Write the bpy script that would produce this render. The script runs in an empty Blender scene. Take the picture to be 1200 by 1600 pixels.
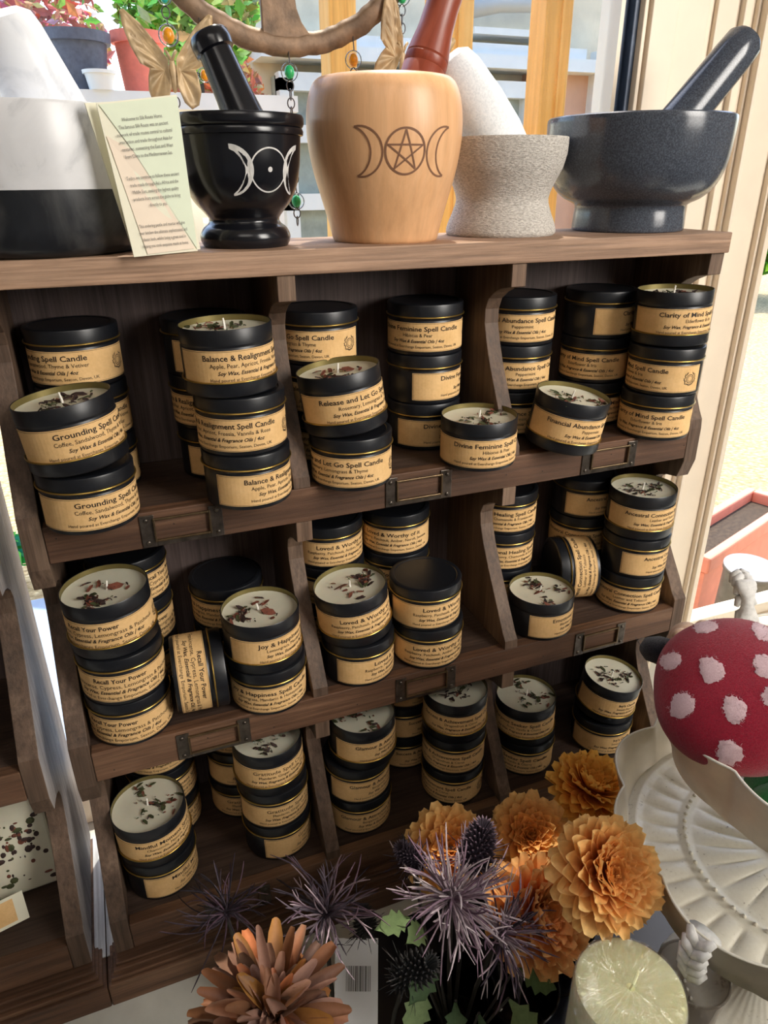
import bpy, bmesh, math, random
from math import sin, cos, pi, radians, atan2, sqrt
from mathutils import Vector, Matrix, Euler
random.seed(7)
D = bpy.data
COL = bpy.context.scene.collection
SC = bpy.context.scene
R_ = radians

# ------------------------------------------------------------------ camera
cam = D.objects.new('camera', D.cameras.new('camera'))
COL.objects.link(cam)
_yaw, _pit, _rol = 0.36513, 0.43633, -0.00807
_f = Vector((sin(_yaw)*cos(_pit), cos(_yaw)*cos(_pit), -sin(_pit)))
_r = Vector((cos(_yaw), -sin(_yaw), 0)); _u = _r.cross(_f)
_r2 = _r*cos(_rol)+_u*sin(_rol); _u2 = -_r*sin(_rol)+_u*cos(_rol)
cam.matrix_world = Matrix(((_r2.x,_u2.x,-_f.x,.09122),(_r2.y,_u2.y,-_f.y,-.57504),(_r2.z,_u2.z,-_f.z,.75642),(0,0,0,1)))
cam.data.sensor_fit = 'VERTICAL'; cam.data.sensor_height = 36; cam.data.sensor_width = 27
cam.data.lens = 36*1109.47/1600
cam.data.clip_start = .01; cam.data.clip_end = 200
SC.camera = cam

# ------------------------------------------------------------------ world, sun, lights, exposure
w = D.worlds.new('sky'); SC.world = w; w.use_nodes = True
nt = w.node_tree; bg = nt.nodes['Background']
sky = nt.nodes.new('ShaderNodeTexSky'); sky.sky_type = 'NISHITA'
sky.sun_disc = False; sky.sun_elevation = R_(62); sky.sun_rotation = R_(30)
sky.air_density = 1.0; sky.dust_density = 2.0
nt.links.new(sky.outputs[0], bg.inputs[0]); bg.inputs[1].default_value = .62
sl = D.lights.new('sun', 'SUN'); sl.energy = 6.5; sl.angle = R_(.6); sl.color = (1, .93, .80)
sun = D.objects.new('sun', sl); COL.objects.link(sun)
sun.rotation_euler = Vector((.20, .35, 1.0)).to_track_quat('Z', 'Y').to_euler()
def area(name, loc, tgt, sx, sy, e, c):
    l = D.lights.new(name, 'AREA'); l.shape = 'RECTANGLE'; l.size = sx; l.size_y = sy; l.energy = e; l.color = c
    o = D.objects.new(name, l); COL.objects.link(o); o.location = loc
    o.rotation_euler = (Vector(loc)-Vector(tgt)).to_track_quat('Z', 'Y').to_euler()
    return o
area('shop_door_daylight', (1.35, -1.40, 1.35), (.52, 0, .72), .7, 1.2, 9.0, (1, .95, .88)).data.spread = R_(75)
area('added_overhead_fill', (-.1, -1.5, 1.85), (.2, 0, .4), 1.0, .5, 5, (1, .93, .85))  # added fill from above to brighten the room; no lamp is known here
SC.view_settings.view_transform = 'Standard'; SC.view_settings.look = 'None'
SC.view_settings.exposure = 0.0; SC.view_settings.gamma = 1.0; SC.view_settings.use_curve_mapping = False

# ------------------------------------------------------------------ materials
def s2l(c):
    return tuple((x/12.92 if x <= .04045 else ((x+.055)/1.055)**2.4) for x in [v/255 for v in c])
class NT:
    def __init__(s, name):
        s.m = D.materials.new(name); s.m.use_nodes = True; s.t = s.m.node_tree
        s.b = s.t.nodes['Principled BSDF']
    def n(s, ty, **k):
        x = s.t.nodes.new('ShaderNode'+ty)
        for a, v in k.items(): setattr(x, a, v)
        return x
    def l(s, a, b): s.t.links.new(a, b)
    def co(s, scale=(1,1,1), kind='Object', rnd=True):
        tc = s.n('TexCoord'); mp = s.n('Mapping'); s.l(tc.outputs[kind], mp.inputs[0]); mp.inputs['Scale'].default_value = scale
        if rnd:
            oi = s.n('ObjectInfo'); ml = s.n('VectorMath', operation='SCALE'); cb = s.n('CombineXYZ')
            s.l(oi.outputs['Random'], cb.inputs[0]); s.l(oi.outputs['Random'], cb.inputs[1]); s.l(oi.outputs['Random'], cb.inputs[2])
            s.l(cb.outputs[0], ml.inputs[0]); ml.inputs['Scale'].default_value = 17
            s.l(ml.outputs[0], mp.inputs[1])
        return mp.outputs[0]
    def noise(s, vec, sc, det=4, rough=.6, dist=0):
        x = s.n('TexNoise'); s.l(vec, x.inputs['Vector']); x.inputs['Scale'].default_value = sc
        x.inputs['Detail'].default_value = det; x.inputs['Roughness'].default_value = rough; x.inputs['Distortion'].default_value = dist
        return x.outputs[0]
    def ramp(s, fac, stops):
        x = s.n('ValToRGB'); s.l(fac, x.inputs[0]); e = x.color_ramp.elements
        e[0].position, e[0].color = stops[0][0], (*stops[0][1], 1); e[1].position, e[1].color = stops[-1][0], (*stops[-1][1], 1)
        for p, c in stops[1:-1]:
            k = e.new(p); k.color = (*c, 1)
        return x.outputs[0]
    def mix(s, fac, a, b, mode='MIX'):
        x = s.n('Mix', data_type='RGBA', blend_type=mode)
        if isinstance(fac, (int, float)): x.inputs[0].default_value = fac
        else: s.l(fac, x.inputs[0])
        for i, v in ((6, a), (7, b)):
            if isinstance(v, tuple): x.inputs[i].default_value = (*v, 1)
            else: s.l(v, x.inputs[i])
        return x.outputs[2]
    def bump(s, h, st, dist=.001):
        x = s.n('Bump'); s.l(h, x.inputs['Height']); x.inputs['Strength'].default_value = st; x.inputs['Distance'].default_value = dist
        s.l(x.outputs[0], s.b.inputs['Normal'])
    def set(s, col=None, rough=None, metal=None, spec=None, **k):
        if col is not None:
            if isinstance(col, tuple): s.b.inputs['Base Color'].default_value = (*col, 1)
            else: s.l(col, s.b.inputs['Base Color'])
        if rough is not None:
            if isinstance(rough, (int, float)): s.b.inputs['Roughness'].default_value = rough
            else: s.l(rough, s.b.inputs['Roughness'])
        if metal is not None: s.b.inputs['Metallic'].default_value = metal
        if spec is not None: s.b.inputs['Specular IOR Level'].default_value = spec
        for a, v in k.items(): s.b.inputs[a.replace('_', ' ')].default_value = v
        return s.m
def plain(name, rgb, rough=.5, metal=0, var=.12, sc=60, bump=0, spec=.5, **k):
    t = NT(name); v = t.co(); n = t.noise(v, sc, 5)
    c = s2l(rgb); a = tuple(x*(1-var) for x in c); b = tuple(min(1, x*(1+var)) for x in c)
    col = t.ramp(n, [(.3, a), (.7, b)])
    if bump: t.bump(n, bump)
    return t.set(col, rough, metal, spec, **k)
def wood(name, grain, dark, mid, light, rough=.6, bump=.5, dirt=.5, fine=1.0, streak=.85):
    t = NT(name)
    s = {'x': (1.2, 14, 14), 'z': (14, 14, 1.2), 'y': (14, 1.2, 14)}[grain]
    v = t.co(s)
    n1 = t.noise(v, 2.2, 8, .65, .6)
    f = {'x': (3, 120, 120), 'z': (120, 120, 3), 'y': (120, 3, 120)}[grain]
    v2 = t.co(tuple(a*fine for a in f)); n2 = t.noise(v2, 2.0, 6, .7)
    v3 = t.co((1,1,1)); n3 = t.noise(v3, 9, 5, .6)
    col = t.ramp(n1, [(.25, s2l(dark)), (.5, s2l(mid)), (.78, s2l(light))])
    g = t.ramp(n2, [(.3, (.42,.40,.38)), (.6, (1.12,1.12,1.12))])
    col = t.mix(streak, col, g, 'MULTIPLY')
    d = t.ramp(n3, [(.3, (.6,.58,.56)), (.62, (1.12,1.1,1.08))])
    col = t.mix(dirt, col, d, 'MULTIPLY')
    m = t.n('Math', operation='ADD'); t.l(n1, m.inputs[0]); t.l(n2, m.inputs[1])
    t.bump(m.outputs[0], bump, .0012)
    rr = t.n('MapRange'); t.l(n2, rr.inputs[0]); rr.inputs[3].default_value = rough-.12; rr.inputs[4].default_value = rough+.12
    return t.set(col, rr.outputs[0], 0, .4)
M = {}
M['wood_x'] = wood('shelf wood grain along', 'x', (66,46,34), (98,70,52), (136,104,80))
M['wood_z'] = wood('shelf wood upright grain', 'z', (66,52,42), (98,78,64), (132,110,92))
M['wood_y'] = wood('shelf wood side grain', 'y', (80,60,48), (112,88,72), (138,112,92))
M['wood_back'] = wood('shelf back panel wood', 'z', (74,62,60), (98,84,82), (122,106,102), .65, .3)
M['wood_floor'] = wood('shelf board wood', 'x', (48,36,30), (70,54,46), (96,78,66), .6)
M['wood_top'] = wood('shelf top wood', 'x', (124,96,76), (164,132,108), (194,162,136))
M['wood_end'] = wood('dusty sawn wood edge', 'z', (92,72,58), (122,98,80), (150,126,106), .7, .6)
M['wood_glare'] = wood('outer face wood with glare in colour', 'z', (128,122,120), (160,154,152), (188,184,182), .5, .7, .7)  # pale tone puts the grazing window glare into the outer faces' colour
M['white_wood'] = wood('peeling white painted wood', 'y', (150,152,158), (204,206,210), (232,234,236), .5, .5, .6)
M['black_tin'] = plain('matt black tin', (20,22,27), .38, 0, .15, 300, 0, .5)
M['gold'] = plain('gold tin rim', (190,158,84), .28, .9, .05)
M['gold_in'] = plain('gold lacquered tin inside', (128,116,70), .42, .6, .06)
def kraft():
    t = NT('kraft paper label'); v = t.co((1,1,1)); n = t.noise(v, 55, 6, .7); n2 = t.noise(v, 420, 3)
    c = t.ramp(n, [(.3, s2l((218,176,118))), (.7, s2l((234,194,138)))])
    c2 = t.mix(.3, c, t.ramp(n2, [(.4, (.85,.83,.8)), (.6, (1,1,1))]), 'MULTIPLY')
    return t.set(c2, .75, 0, .25)
M['kraft'] = kraft()
M['ink'] = plain('black printed ink', (38,28,20), .7, 0, .05)
M['ink_grey'] = plain('grey printed ink', (96,92,88), .7, 0, .05)
M['wax'] = plain('cream soy wax', (210,203,182), .45, 0, .05, 40, .2, Subsurface_Weight=.1)
M['petal_red'] = plain('dried rose petal', (108,58,42), .7, 0, .4, 200)
M['petal_dark'] = plain('dried dark petal', (52,34,30), .7, 0, .4, 200)
M['herb'] = plain('dried green herb', (64,68,38), .7, 0, .4, 200)
M['wick'] = plain('cotton wick', (238,234,224), .8)
M['iron'] = plain('aged dark iron', (98,90,82), .34, .85, .5, 90, .15)
M['brass_worn'] = plain('worn brass edge', (112,94,70), .35, .85, .3, 90)
def marble(name, base, vein, sc, rough=.25, det=8):
    t = NT(name); v = t.co((1,1,1)); n = t.noise(v, sc, det, .62, 1.2)
    c = t.ramp(n, [(.3, s2l(vein)), (.5, s2l(base)), (.8, s2l(tuple(min(255, x+14) for x in base)))])
    return t.set(c, rough, 0, .5)
M['white_marble'] = marble('grey veined white marble', (206,206,208), (140,142,148), 14, .3)
M['white_marble2'] = marble('white marble pestle', (226,228,232), (188,192,200), 18, .35)
M['black_marble'] = marble('black marble', (28,30,34), (66,66,66), 12, .3)
M['black_stone'] = plain('polished black soapstone', (20,21,26), .2, 0, .3, 30)
M['white_paint'] = plain('white paint marker', (206,204,200), .6, 0, .18, 200)
def speckle(name, a, b, c, sc, rough, bump=0, aniso=(1,1,1)):
    t = NT(name); v = t.co(aniso); n = t.noise(v, sc, 3, .7); vo = t.n('TexVoronoi'); t.l(v, vo.inputs[0]); vo.inputs['Scale'].default_value = sc*1.4
    col = t.ramp(n, [(.36, s2l(a)), (.5, s2l(b)), (.66, s2l(c))])
    if bump: t.bump(n, bump, .0015)
    return t.set(col, rough, 0, .5)
M['granite'] = speckle('polished dark granite', (54,58,66), (66,71,80), (86,91,101), 700, .18)
M['pale_granite'] = speckle('rough grey granite', (160,154,146), (190,184,176), (212,206,198), 330, .8, .9, (1,1,3))
M['pale_stone'] = speckle('smooth pale stone', (204,208,212), (216,219,222), (226,228,230), 500, .6, .15)
M['light_wood'] = wood('polished pale wood', 'z', (206,154,106), (220,170,124), (232,188,144), .36, .08, .2, .5, .22)
M['red_wood'] = wood('red brown turned wood', 'z', (92,36,26), (132,60,42), (158,82,60), .35, .15, .3, .5, .35)
M['burnt'] = plain('burnt engraved line', (122,84,60), .7)
M['bronze'] = plain('weathered bronze metal', (122,98,76), .5, .3, .45, 60, .6)
M['bronze_light'] = plain('stamped tan metal', (176,150,112), .45, .12, .3, 60, .3)
M['wire'] = plain('thin steel wire', (88,82,80), .35, .9)
def glass(name, col=(1,1,1), rough=.02, mixf=.12):
    t = NT(name); tr = t.n('BsdfTransparent'); tr.inputs[0].default_value = (*col, 1)
    gl = t.n('BsdfGlossy'); gl.inputs['Roughness'].default_value = rough
    lw = t.n('LayerWeight'); lw.inputs[0].default_value = mixf
    mx = t.n('MixShader'); t.l(lw.outputs['Fresnel'], mx.inputs[0]); t.l(tr.outputs[0], mx.inputs[1]); t.l(gl.outputs[0], mx.inputs[2])
    t.l(mx.outputs[0], t.t.nodes['Material Output'].inputs[0]); return t.m
M['glass'] = glass('window glass', (.97,.98,.98), .01, .05)
def tinted_ware():
    t = NT('clear drinking glass'); t.set(s2l((150,140,130)), .08, 0, .8)
    tr = t.n('BsdfTransparent'); tr.inputs[0].default_value = (.95, .94, .93, 1)
    lw = t.n('LayerWeight'); lw.inputs[0].default_value = .35
    mp = t.n('MapRange'); t.l(lw.outputs['Facing'], mp.inputs[0]); mp.inputs[3].default_value = .16; mp.inputs[4].default_value = .7
    mx = t.n('MixShader'); t.l(mp.outputs[0], mx.inputs[0]); t.l(tr.outputs[0], mx.inputs[1]); t.l(t.b.outputs[0], mx.inputs[2])
    t.l(mx.outputs[0], t.t.nodes['Material Output'].inputs[0]); return t.m
M['glass_ware'] = tinted_ware()
M['glass_smoke'] = glass('smoky glass', (.55,.52,.48), .03, .25)
M['bead_glass'] = glass('clear crackle glass bead', (.96,.98,.97), .15, .12)
M['bead_green'] = plain('green bead core', (40,170,100), .3, 0, .3, 300)
M['bead_orange'] = plain('orange bead core', (240,150,30), .3, 0, .3, 300)
M['bead_teal'] = plain('teal bead core', (40,180,160), .3, 0, .3, 300)
M['upvc'] = plain('white plastic window frame', (238,222,200), .42, 0, .03, 20)
M['gasket'] = plain('dark blue grey window seal', (74,88,110), .35, 0, .2, 60)
M['sill'] = plain('white painted sill', (206,206,198), .5, 0, .08, 25, .1)
M['navy'] = plain('dark navy slate tray', (16,20,30), .3, 0, .3, 30)
M['room'] = plain('room wall paint', (196,188,176), .8, 0, .04, 8)
M['room_floor'] = wood('room floor boards', 'y', (90,70,54), (120,94,72), (140,112,88))
def stand_mat():
    t = NT('cream distressed metal'); v = t.co((1,1,1)); n = t.noise(v, 40, 8, .75); n2 = t.noise(v, 300, 4, .7)
    mm = t.n('Math', operation='MULTIPLY'); t.l(n, mm.inputs[0]); t.l(n2, mm.inputs[1])
    c = t.ramp(mm.outputs[0], [(.12, s2l((120,108,92))), (.17, s2l((212,206,190))), (.5, s2l((226,222,208)))])
    return t.set(c, .38, 0, .5)
M['stand'] = stand_mat()
M['stand_wall'] = plain('brushed cream grey metal', (206,196,178), .34, .15, .12, 30)
M['stand_edge'] = plain('chipped dark rim', (70,58,50), .5, .6, .5, 200)
def felt(name, a, b):
    t = NT(name); v = t.co((1,1,1)); n = t.noise(v, 700, 4, .8, 1.5); n2 = t.noise(v, 60, 4)
    c = t.ramp(n, [(.3, s2l(a)), (.7, s2l(b))]); t.bump(n, .8, .0012)
    return t.set(c, .95, 0, .1, Sheen_Weight=.35, Sheen_Roughness=.5)
M['felt_red'] = felt('crimson felt', (116,4,32), (166,14,46))
M['felt_white'] = felt('pinkish white felt', (206,166,172), (232,204,206))
M['felt_black'] = felt('black felt', (12,12,18), (30,28,38))
M['felt_beige'] = felt('beige felt', (186,148,120), (214,182,154))
M['felt_green'] = felt('green plush', (14,92,44), (40,140,74))
M['felt_lime'] = felt('lime plush', (130,140,40), (168,176,70))
M['candle'] = plain('pale yellow candle wax', (232,230,178), .3, 0, .03, 10, 0, Subsurface_Weight=.2, Coat_Weight=.6, Coat_Roughness=.08)
def film():
    t = NT('shrink wrap film'); v = t.co((1,1,1)); n = t.noise(v, 60, 5, .7, 2)
    tr = t.n('BsdfTransparent'); gl = t.n('BsdfGlossy'); gl.inputs['Roughness'].default_value = .12
    bm_ = t.n('Bump'); t.l(n, bm_.inputs['Height']); bm_.inputs['Strength'].default_value = 1; bm_.inputs['Distance'].default_value = .012
    t.l(bm_.outputs[0], gl.inputs['Normal'])
    mx = t.n('MixShader'); mx.inputs[0].default_value = .3; t.l(tr.outputs[0], mx.inputs[1]); t.l(gl.outputs[0], mx.inputs[2])
    t.l(mx.outputs[0], t.t.nodes['Material Output'].inputs[0]); return t.m
M['film'] = film()
def attr_mat(name, rough=.6, var=.25, transl=.0, sc=250):
    t = NT(name); a = t.n('Attribute'); a.attribute_name = 'Col'; v = t.co(); n = t.noise(v, sc, 4)
    g = t.ramp(n, [(.3, (1-var,)*3), (.7, (1+var*.4,)*3)])
    c = t.mix(1, a.outputs[0], g, 'MULTIPLY'); t.set(c, rough, 0, .2)
    if transl:
        tl = t.n('BsdfTranslucent'); t.l(c, tl.inputs[0]); mx = t.n('MixShader'); mx.inputs[0].default_value = transl
        t.l(t.b.outputs[0], mx.inputs[1]); t.l(tl.outputs[0], mx.inputs[2]); t.l(mx.outputs[0], t.t.nodes['Material Output'].inputs[0])
    return t.m
M['petal'] = attr_mat('silk petal', .65, .12, .3)
M['thistle'] = attr_mat('dusty thistle', .8, .3)
M['leaf'] = attr_mat('green leaf', .55, .2, .25)
M['stem'] = plain('dark stem', (44,40,32), .7)
M['paper'] = plain('cream paper', (226,222,200), .8, 0, .02)
M['paper_green'] = plain('pale green print', (216,224,200), .8, 0, .02)
M['paper_pink'] = plain('pale peach print', (230,214,194), .8, 0, .02)
M['paper_white'] = plain('white card', (226,226,226), .7, 0, .02)

# ------------------------------------------------------------------ mesh helpers
def mk(name, verts, faces, mat, parent=None, smooth=False, mats=None, midx=None, cols=None):
    me = D.meshes.new(name); me.from_pydata([tuple(v) for v in verts], [], faces)
    for m_ in (mats or [mat]): me.materials.append(M[m_] if isinstance(m_, str) else m_)
    if midx: me.polygons.foreach_set('material_index', midx)
    if smooth: me.polygons.foreach_set('use_smooth', [True]*len(faces))
    if cols:
        ca = me.color_attributes.new('Col', 'FLOAT_COLOR', 'POINT')
        ca.data.foreach_set('color', [x for c in cols for x in (*c, 1)])
    me.validate(); me.update()
    o = D.objects.new(name, me); COL.objects.link(o)
    if parent: o.parent = parent
    return o
def add_mod_bevel(o, w=.001, seg=2, ang=40):
    b = o.modifiers.new('bevel', 'BEVEL'); b.width = w; b.segments = seg; b.limit_method = 'ANGLE'; b.angle_limit = R_(ang)
    return o
class G:
    """collects geometry for one mesh"""
    def __init__(s): s.v = []; s.f = []; s.c = []; s.m = []
    def add(s, v, f, mi=0, col=None):
        n = len(s.v); s.v += [Vector(x) for x in v]; s.f += [tuple(i+n for i in q) for q in f]; s.m += [mi]*len(f)
        if col is not None: s.c += (col if isinstance(col, list) else [col]*len(v))
        return s
    def box(s, x0, x1, y0, y1, z0, z1, mi=0):
        v = [(x, y, z) for z in (z0, z1) for y in (y0, y1) for x in (x0, x1)]
        return s.add(v, [(0,2,3,1), (4,5,7,6), (0,1,5,4), (2,6,7,3), (0,4,6,2), (1,3,7,5)], mi)
    def obox(s, c, ax, ay, az, mi=0):
        c, ax, ay, az = map(Vector, (c, ax, ay, az))
        v = [c+ax*i+ay*j+az*k for k in (-1, 1) for j in (-1, 1) for i in (-1, 1)]
        return s.add(v, [(0,2,3,1), (4,5,7,6), (0,1,5,4), (2,6,7,3), (0,4,6,2), (1,3,7,5)], mi)
    def lathe(s, prof, seg=48, c=(0,0,0), mi=0, wob=None, mat=None, cap=True):
        v = []; f = []; n = len(prof)
        for r, z in prof:
            for k in range(seg):
                a = 2*pi*k/seg; rr = r*(1+(wob(a, z) if wob else 0)); p = Vector((rr*cos(a), rr*sin(a), z))
                if mat: p = mat @ p
                v.append(p+Vector(c))
        for i in range(n-1):
            for k in range(seg):
                k2 = (k+1) % seg; f.append((i*seg+k, i*seg+k2, (i+1)*seg+k2, (i+1)*seg+k))
        if cap:
            if prof[0][0] > 1e-6: f.append(tuple(reversed(range(seg))))
            if prof[-1][0] > 1e-6: f.append(tuple((n-1)*seg+k for k in range(seg)))
        return s.add(v, f, mi)
    def tube(s, pts, rad, seg=8, mi=0, col=None, closed=False):
        pts = [Vector(p) for p in pts]; n = len(pts); v = []; f = []; cl = []
        prev = None
        for i, p in enumerate(pts):
            if closed: t = pts[(i+1) % n]-pts[i-1]
            else: t = pts[min(i+1, n-1)]-pts[max(i-1, 0)]
            t.normalize()
            if prev is None:
                a = t.orthogonal().normalized()
            else:
                a = prev-t*prev.dot(t)
                a = a.normalized() if a.length > 1e-6 else t.orthogonal().normalized()
            prev = a; b = t.cross(a); r = rad[i] if isinstance(rad, (list, tuple)) else rad
            for k in range(seg):
                an = 2*pi*k/seg; v.append(p+a*(r*cos(an))+b*(r*sin(an)))
            if isinstance(col, list) and len(col) == n: cl += [col[i]]*seg
        for i in range(n if closed else n-1):
            j = (i+1) % n
            for k in range(seg):
                k2 = (k+1) % seg; f.append((i*seg+k, i*seg+k2, j*seg+k2, j*seg+k))
        if not closed: f.append(tuple(reversed(range(seg)))); f.append(tuple((n-1)*seg+k for k in range(seg)))
        return s.add(v, f, mi, cl if cl else col)
    def sphere(s, c, r, seg=16, ring=10, mi=0, sc=(1,1,1), rot=None, col=None, noise=0):
        v = []; f = []
        for i in range(ring+1):
            th = pi*i/ring
            for k in range(seg):
                a = 2*pi*k/seg; q = 1+noise*sin(3*a+i*1.7)*sin(th)
                p = Vector((r*sc[0]*sin(th)*cos(a)*q, r*sc[1]*sin(th)*sin(a)*q, r*sc[2]*cos(th)))
                if rot: p = rot @ p
                v.append(p+Vector(c))
        for i in range(ring):
            for k in range(seg):
                k2 = (k+1) % seg; f.append((i*seg+k, (i+1)*seg+k, (i+1)*seg+k2, i*seg+k2))
        return s.add(v, f, mi, col)
    def prism(s, outline, axis, a0, a1, mi=0):
        """outline list of 2d points, extruded along axis x (outline = y,z) y (x,z) or z (x,y); triangulated ngon caps"""
        n = len(outline)
        def P(q, a): return {'x': (a, q[0], q[1]), 'y': (q[0], a, q[1]), 'z': (q[0], q[1], a)}[axis]
        v = [P(q, a0) for q in outline]+[P(q, a1) for q in outline]
        f = [(i, (i+1) % n, (i+1) % n+n, i+n) for i in range(n)]+[tuple(reversed(range(n))), tuple(range(n, 2*n))]
        return s.add(v, f, mi)
    def build(s, name, mat, parent=None, smooth=False, mats=None, bevel=0, autos=False):
        o = mk(name, s.v, s.f, mat, parent, smooth, mats, s.m if mats else None, s.c if s.c and len(s.c) == len(s.v) else None)
        bm_ = bmesh.new(); bm_.from_mesh(o.data); bmesh.ops.recalc_face_normals(bm_, faces=bm_.faces); bm_.to_mesh(o.data); bm_.free()
        if bevel: add_mod_bevel(o, bevel)
        if autos:
            e = o.modifiers.new('split', 'EDGE_SPLIT'); e.split_angle = R_(38)
        return o
def tag(o, label, cat, group=None, kind=None):
    o['label'] = label; o['category'] = cat
    if group: o['group'] = group
    if kind: o['kind'] = kind
    return o
def thing(name, loc, label, cat, group=None, rot=(0,0,0)):
    o = D.objects.new(name, None); COL.objects.link(o); o.location = loc; o.rotation_euler = rot; o.empty_display_size = .02
    return tag(o, label, cat, group)
def struct(o): o['kind'] = 'structure'; return o
_tc = {}
def text_geo(body, size, bold=0, shear=0, width=None):
    """vertices and faces of a centred line of text in its own xy plane"""
    key = (body, size, bold, shear, width)
    if key in _tc: return _tc[key]
    cu = D.curves.new('txt', 'FONT'); cu.body = body; cu.size = size; cu.align_x = 'CENTER'; cu.offset = bold; cu.shear = shear
    cu.resolution_u = 2; cu.fill_mode = 'FRONT'
    o = D.objects.new('txt', cu); COL.objects.link(o); bpy.context.view_layer.update()
    me = D.meshes.new_from_object(o.evaluated_get(bpy.context.evaluated_depsgraph_get()))
    v = [tuple(x.co)[:2] for x in me.vertices]; f = [tuple(p.vertices) for p in me.polygons]
    D.objects.remove(o); D.curves.remove(cu); D.meshes.remove(me)
    if width and v:
        w0 = max(a for a, b in v)-min(a for a, b in v)
        k = width/w0; v = [(a*k, b) for a, b in v]
    _tc[key] = (v, f); return v, f

# ------------------------------------------------------------------ the setting
GY = .210                                   # window plane
def room():
    g = G().box(-2.2, 2.6, -2.6, .30, -.92, -.90); struct(g.build('floor', 'room_floor'))
    struct(G().box(-2.2, 2.6, -2.6, .30, 2.0, 2.04).build('ceiling', 'room'))
    struct(G().box(-2.24, -2.2, -2.6, .30, -.9, 2.0).build('wall_left', 'room'))
    struct(G().box(2.6, 2.64, -2.6, .30, -.9, 2.0).build('wall_right', 'room'))
    struct(G().box(-2.2, 2.6, -2.64, -2.6, -.9, 2.0).build('wall_front', 'room'))
    g = G()                                 # wall with the window opening
    g.box(-2.2, -1.3, GY-.02, GY+.10, -.9, 2.0); g.box(2.3, 2.6, GY-.02, GY+.10, -.9, 2.0)
    g.box(-1.3, 2.3, GY-.02, GY+.10, -.9, -.04); g.box(-1.3, 2.3, GY-.02, GY+.10, 1.75, 2.0)
    struct(g.build('wall_back', 'room'))
    struct(G().box(-1.3, 2.3, -.46, GY+.06, -.04, 0).build('trim_1', 'sill', bevel=.004))
    # window frames: bottom rail, head, jambs, moulded post between the two panes
    def frame(n, x0, x1):
        e = thing('window_%d' % n, (0, 0, 0), '', ''); del e['label']; del e['category']; e['kind'] = 'structure'
        g = G().box(x0, x1, GY-.022, GY+.03, 0, .04).box(x0, x1, GY-.012, GY+.02, .04, .062).box(x0, x1, GY-.022, GY+.03, 1.68, 1.75)
        if n == 1: g.box(-1.3, -1.24, GY-.022, GY+.03, .04, 1.7)
        else: g.box(2.24, 2.3, GY-.022, GY+.03, .04, 1.7)
        g.build('frame', 'upvc', e, bevel=.003)
        G().box(x0, x1, GY, GY+.004, .05, 1.69).build('pane', 'glass', e)
    frame(1, -1.3, .673); frame(2, .927, 2.3)
    e = D.objects.new('trim_2', None); COL.objects.link(e); e['kind'] = 'structure'
    G().box(.664, .669, GY-.016, GY+.02, .0, 1.75).build('glazing_edge', 'upvc', e)
    g = G()
    for a, b, d in ((.669, .677, .006), (.677, .688, .014), (.688, .695, .004)): g.box(a, b, GY-.012+d, GY+.02, 0, 1.75)
    g.build('seal', 'gasket', e, bevel=.001)
    g = G()
    for a, b, d in ((.695, .700, -.016), (.700, .703, -.006), (.703, .738, -.02), (.738, .740, -.012), (.740, .786, -.014), (.786, .798, -.008),
                    (.798, .830, -.014), (.830, .833, -.022), (.833, .852, -.014), (.852, .856, -.02), (.856, .862, -.03), (.862, .913, -.018), (.913, .918, -.026), (.918, .927, -.034)):
        g.box(a, b, GY+d, GY+.04, 0, 1.75)
    g.build('post', 'upvc', e, bevel=.002)
room()

# ------------------------------------------------------------------ outside the window
def gravel_mat():
    t = NT('sunlit gravel'); v = t.co((1,1,1), rnd=False); vo = t.n('TexVoronoi'); t.l(v, vo.inputs[0]); vo.inputs['Scale'].default_value = 28
    n = t.noise(v, 3, 6, .7); n2 = t.noise(v, 40, 4)
    c = t.ramp(n2, [(.3, s2l((168,148,108))), (.55, s2l((206,184,140))), (.75, s2l((232,216,180)))])
    c = t.mix(.7, c, t.ramp(vo.outputs['Distance'], [(.1, (1.1,1.1,1.1)), (.7, (.55,.5,.44))]), 'MULTIPLY'); c = t.mix(.5, c, t.ramp(n, [(.35, (.8,.76,.68)), (.65, (1.1,1.08,1))]), 'MULTIPLY')
    t.bump(vo.outputs['Distance'], .8, .02); return t.set(c, .9)
M['gravel'] = gravel_mat()
M['pine'] = wood('orange stained pine', 'z', (226,160,76), (244,184,98), (252,206,130), .55, .1, .2, .4, .35)
M['out_white'] = plain('white outdoor frame', (226,226,220), .5, 0, .05, 10)
M['out_wall'] = plain('sandy rendered wall', (226,212,184), .9, 0, .18, 4)
M['out_pink'] = plain('pink brown panel', (204,160,132), .9, 0, .08, 6)
M['out_dark'] = plain('dark window glass', (150,158,148), .2, 0, .25, 8)
M['terracotta'] = plain('terracotta pot', (226,122,100), .75, 0, .12, 30)
M['planter'] = plain('salmon plastic trough', (240,150,122), .6, 0, .08, 20)
M['pot_black'] = plain('dark grey pot', (92,96,108), .6, 0, .2, 60)
M['zinc'] = plain('galvanised metal', (112,112,110), .45, .5, .25, 25)
M['zinc_lid'] = plain('pale metal disc', (140,143,150), .4, .2, .1, 20)
M['soil'] = plain('soil', (70,58,46), .95, 0, .4, 60, .5)
M['foliage'] = attr_mat('garden foliage', .6, .3, .3, 20)
M['step_blue'] = plain('blue grey stone', (150,166,186), .8, 0, .15, 6)
M['pipe_grey'] = plain('grey drain pipe', (176,178,176), .5, 0, .06, 10)
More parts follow.
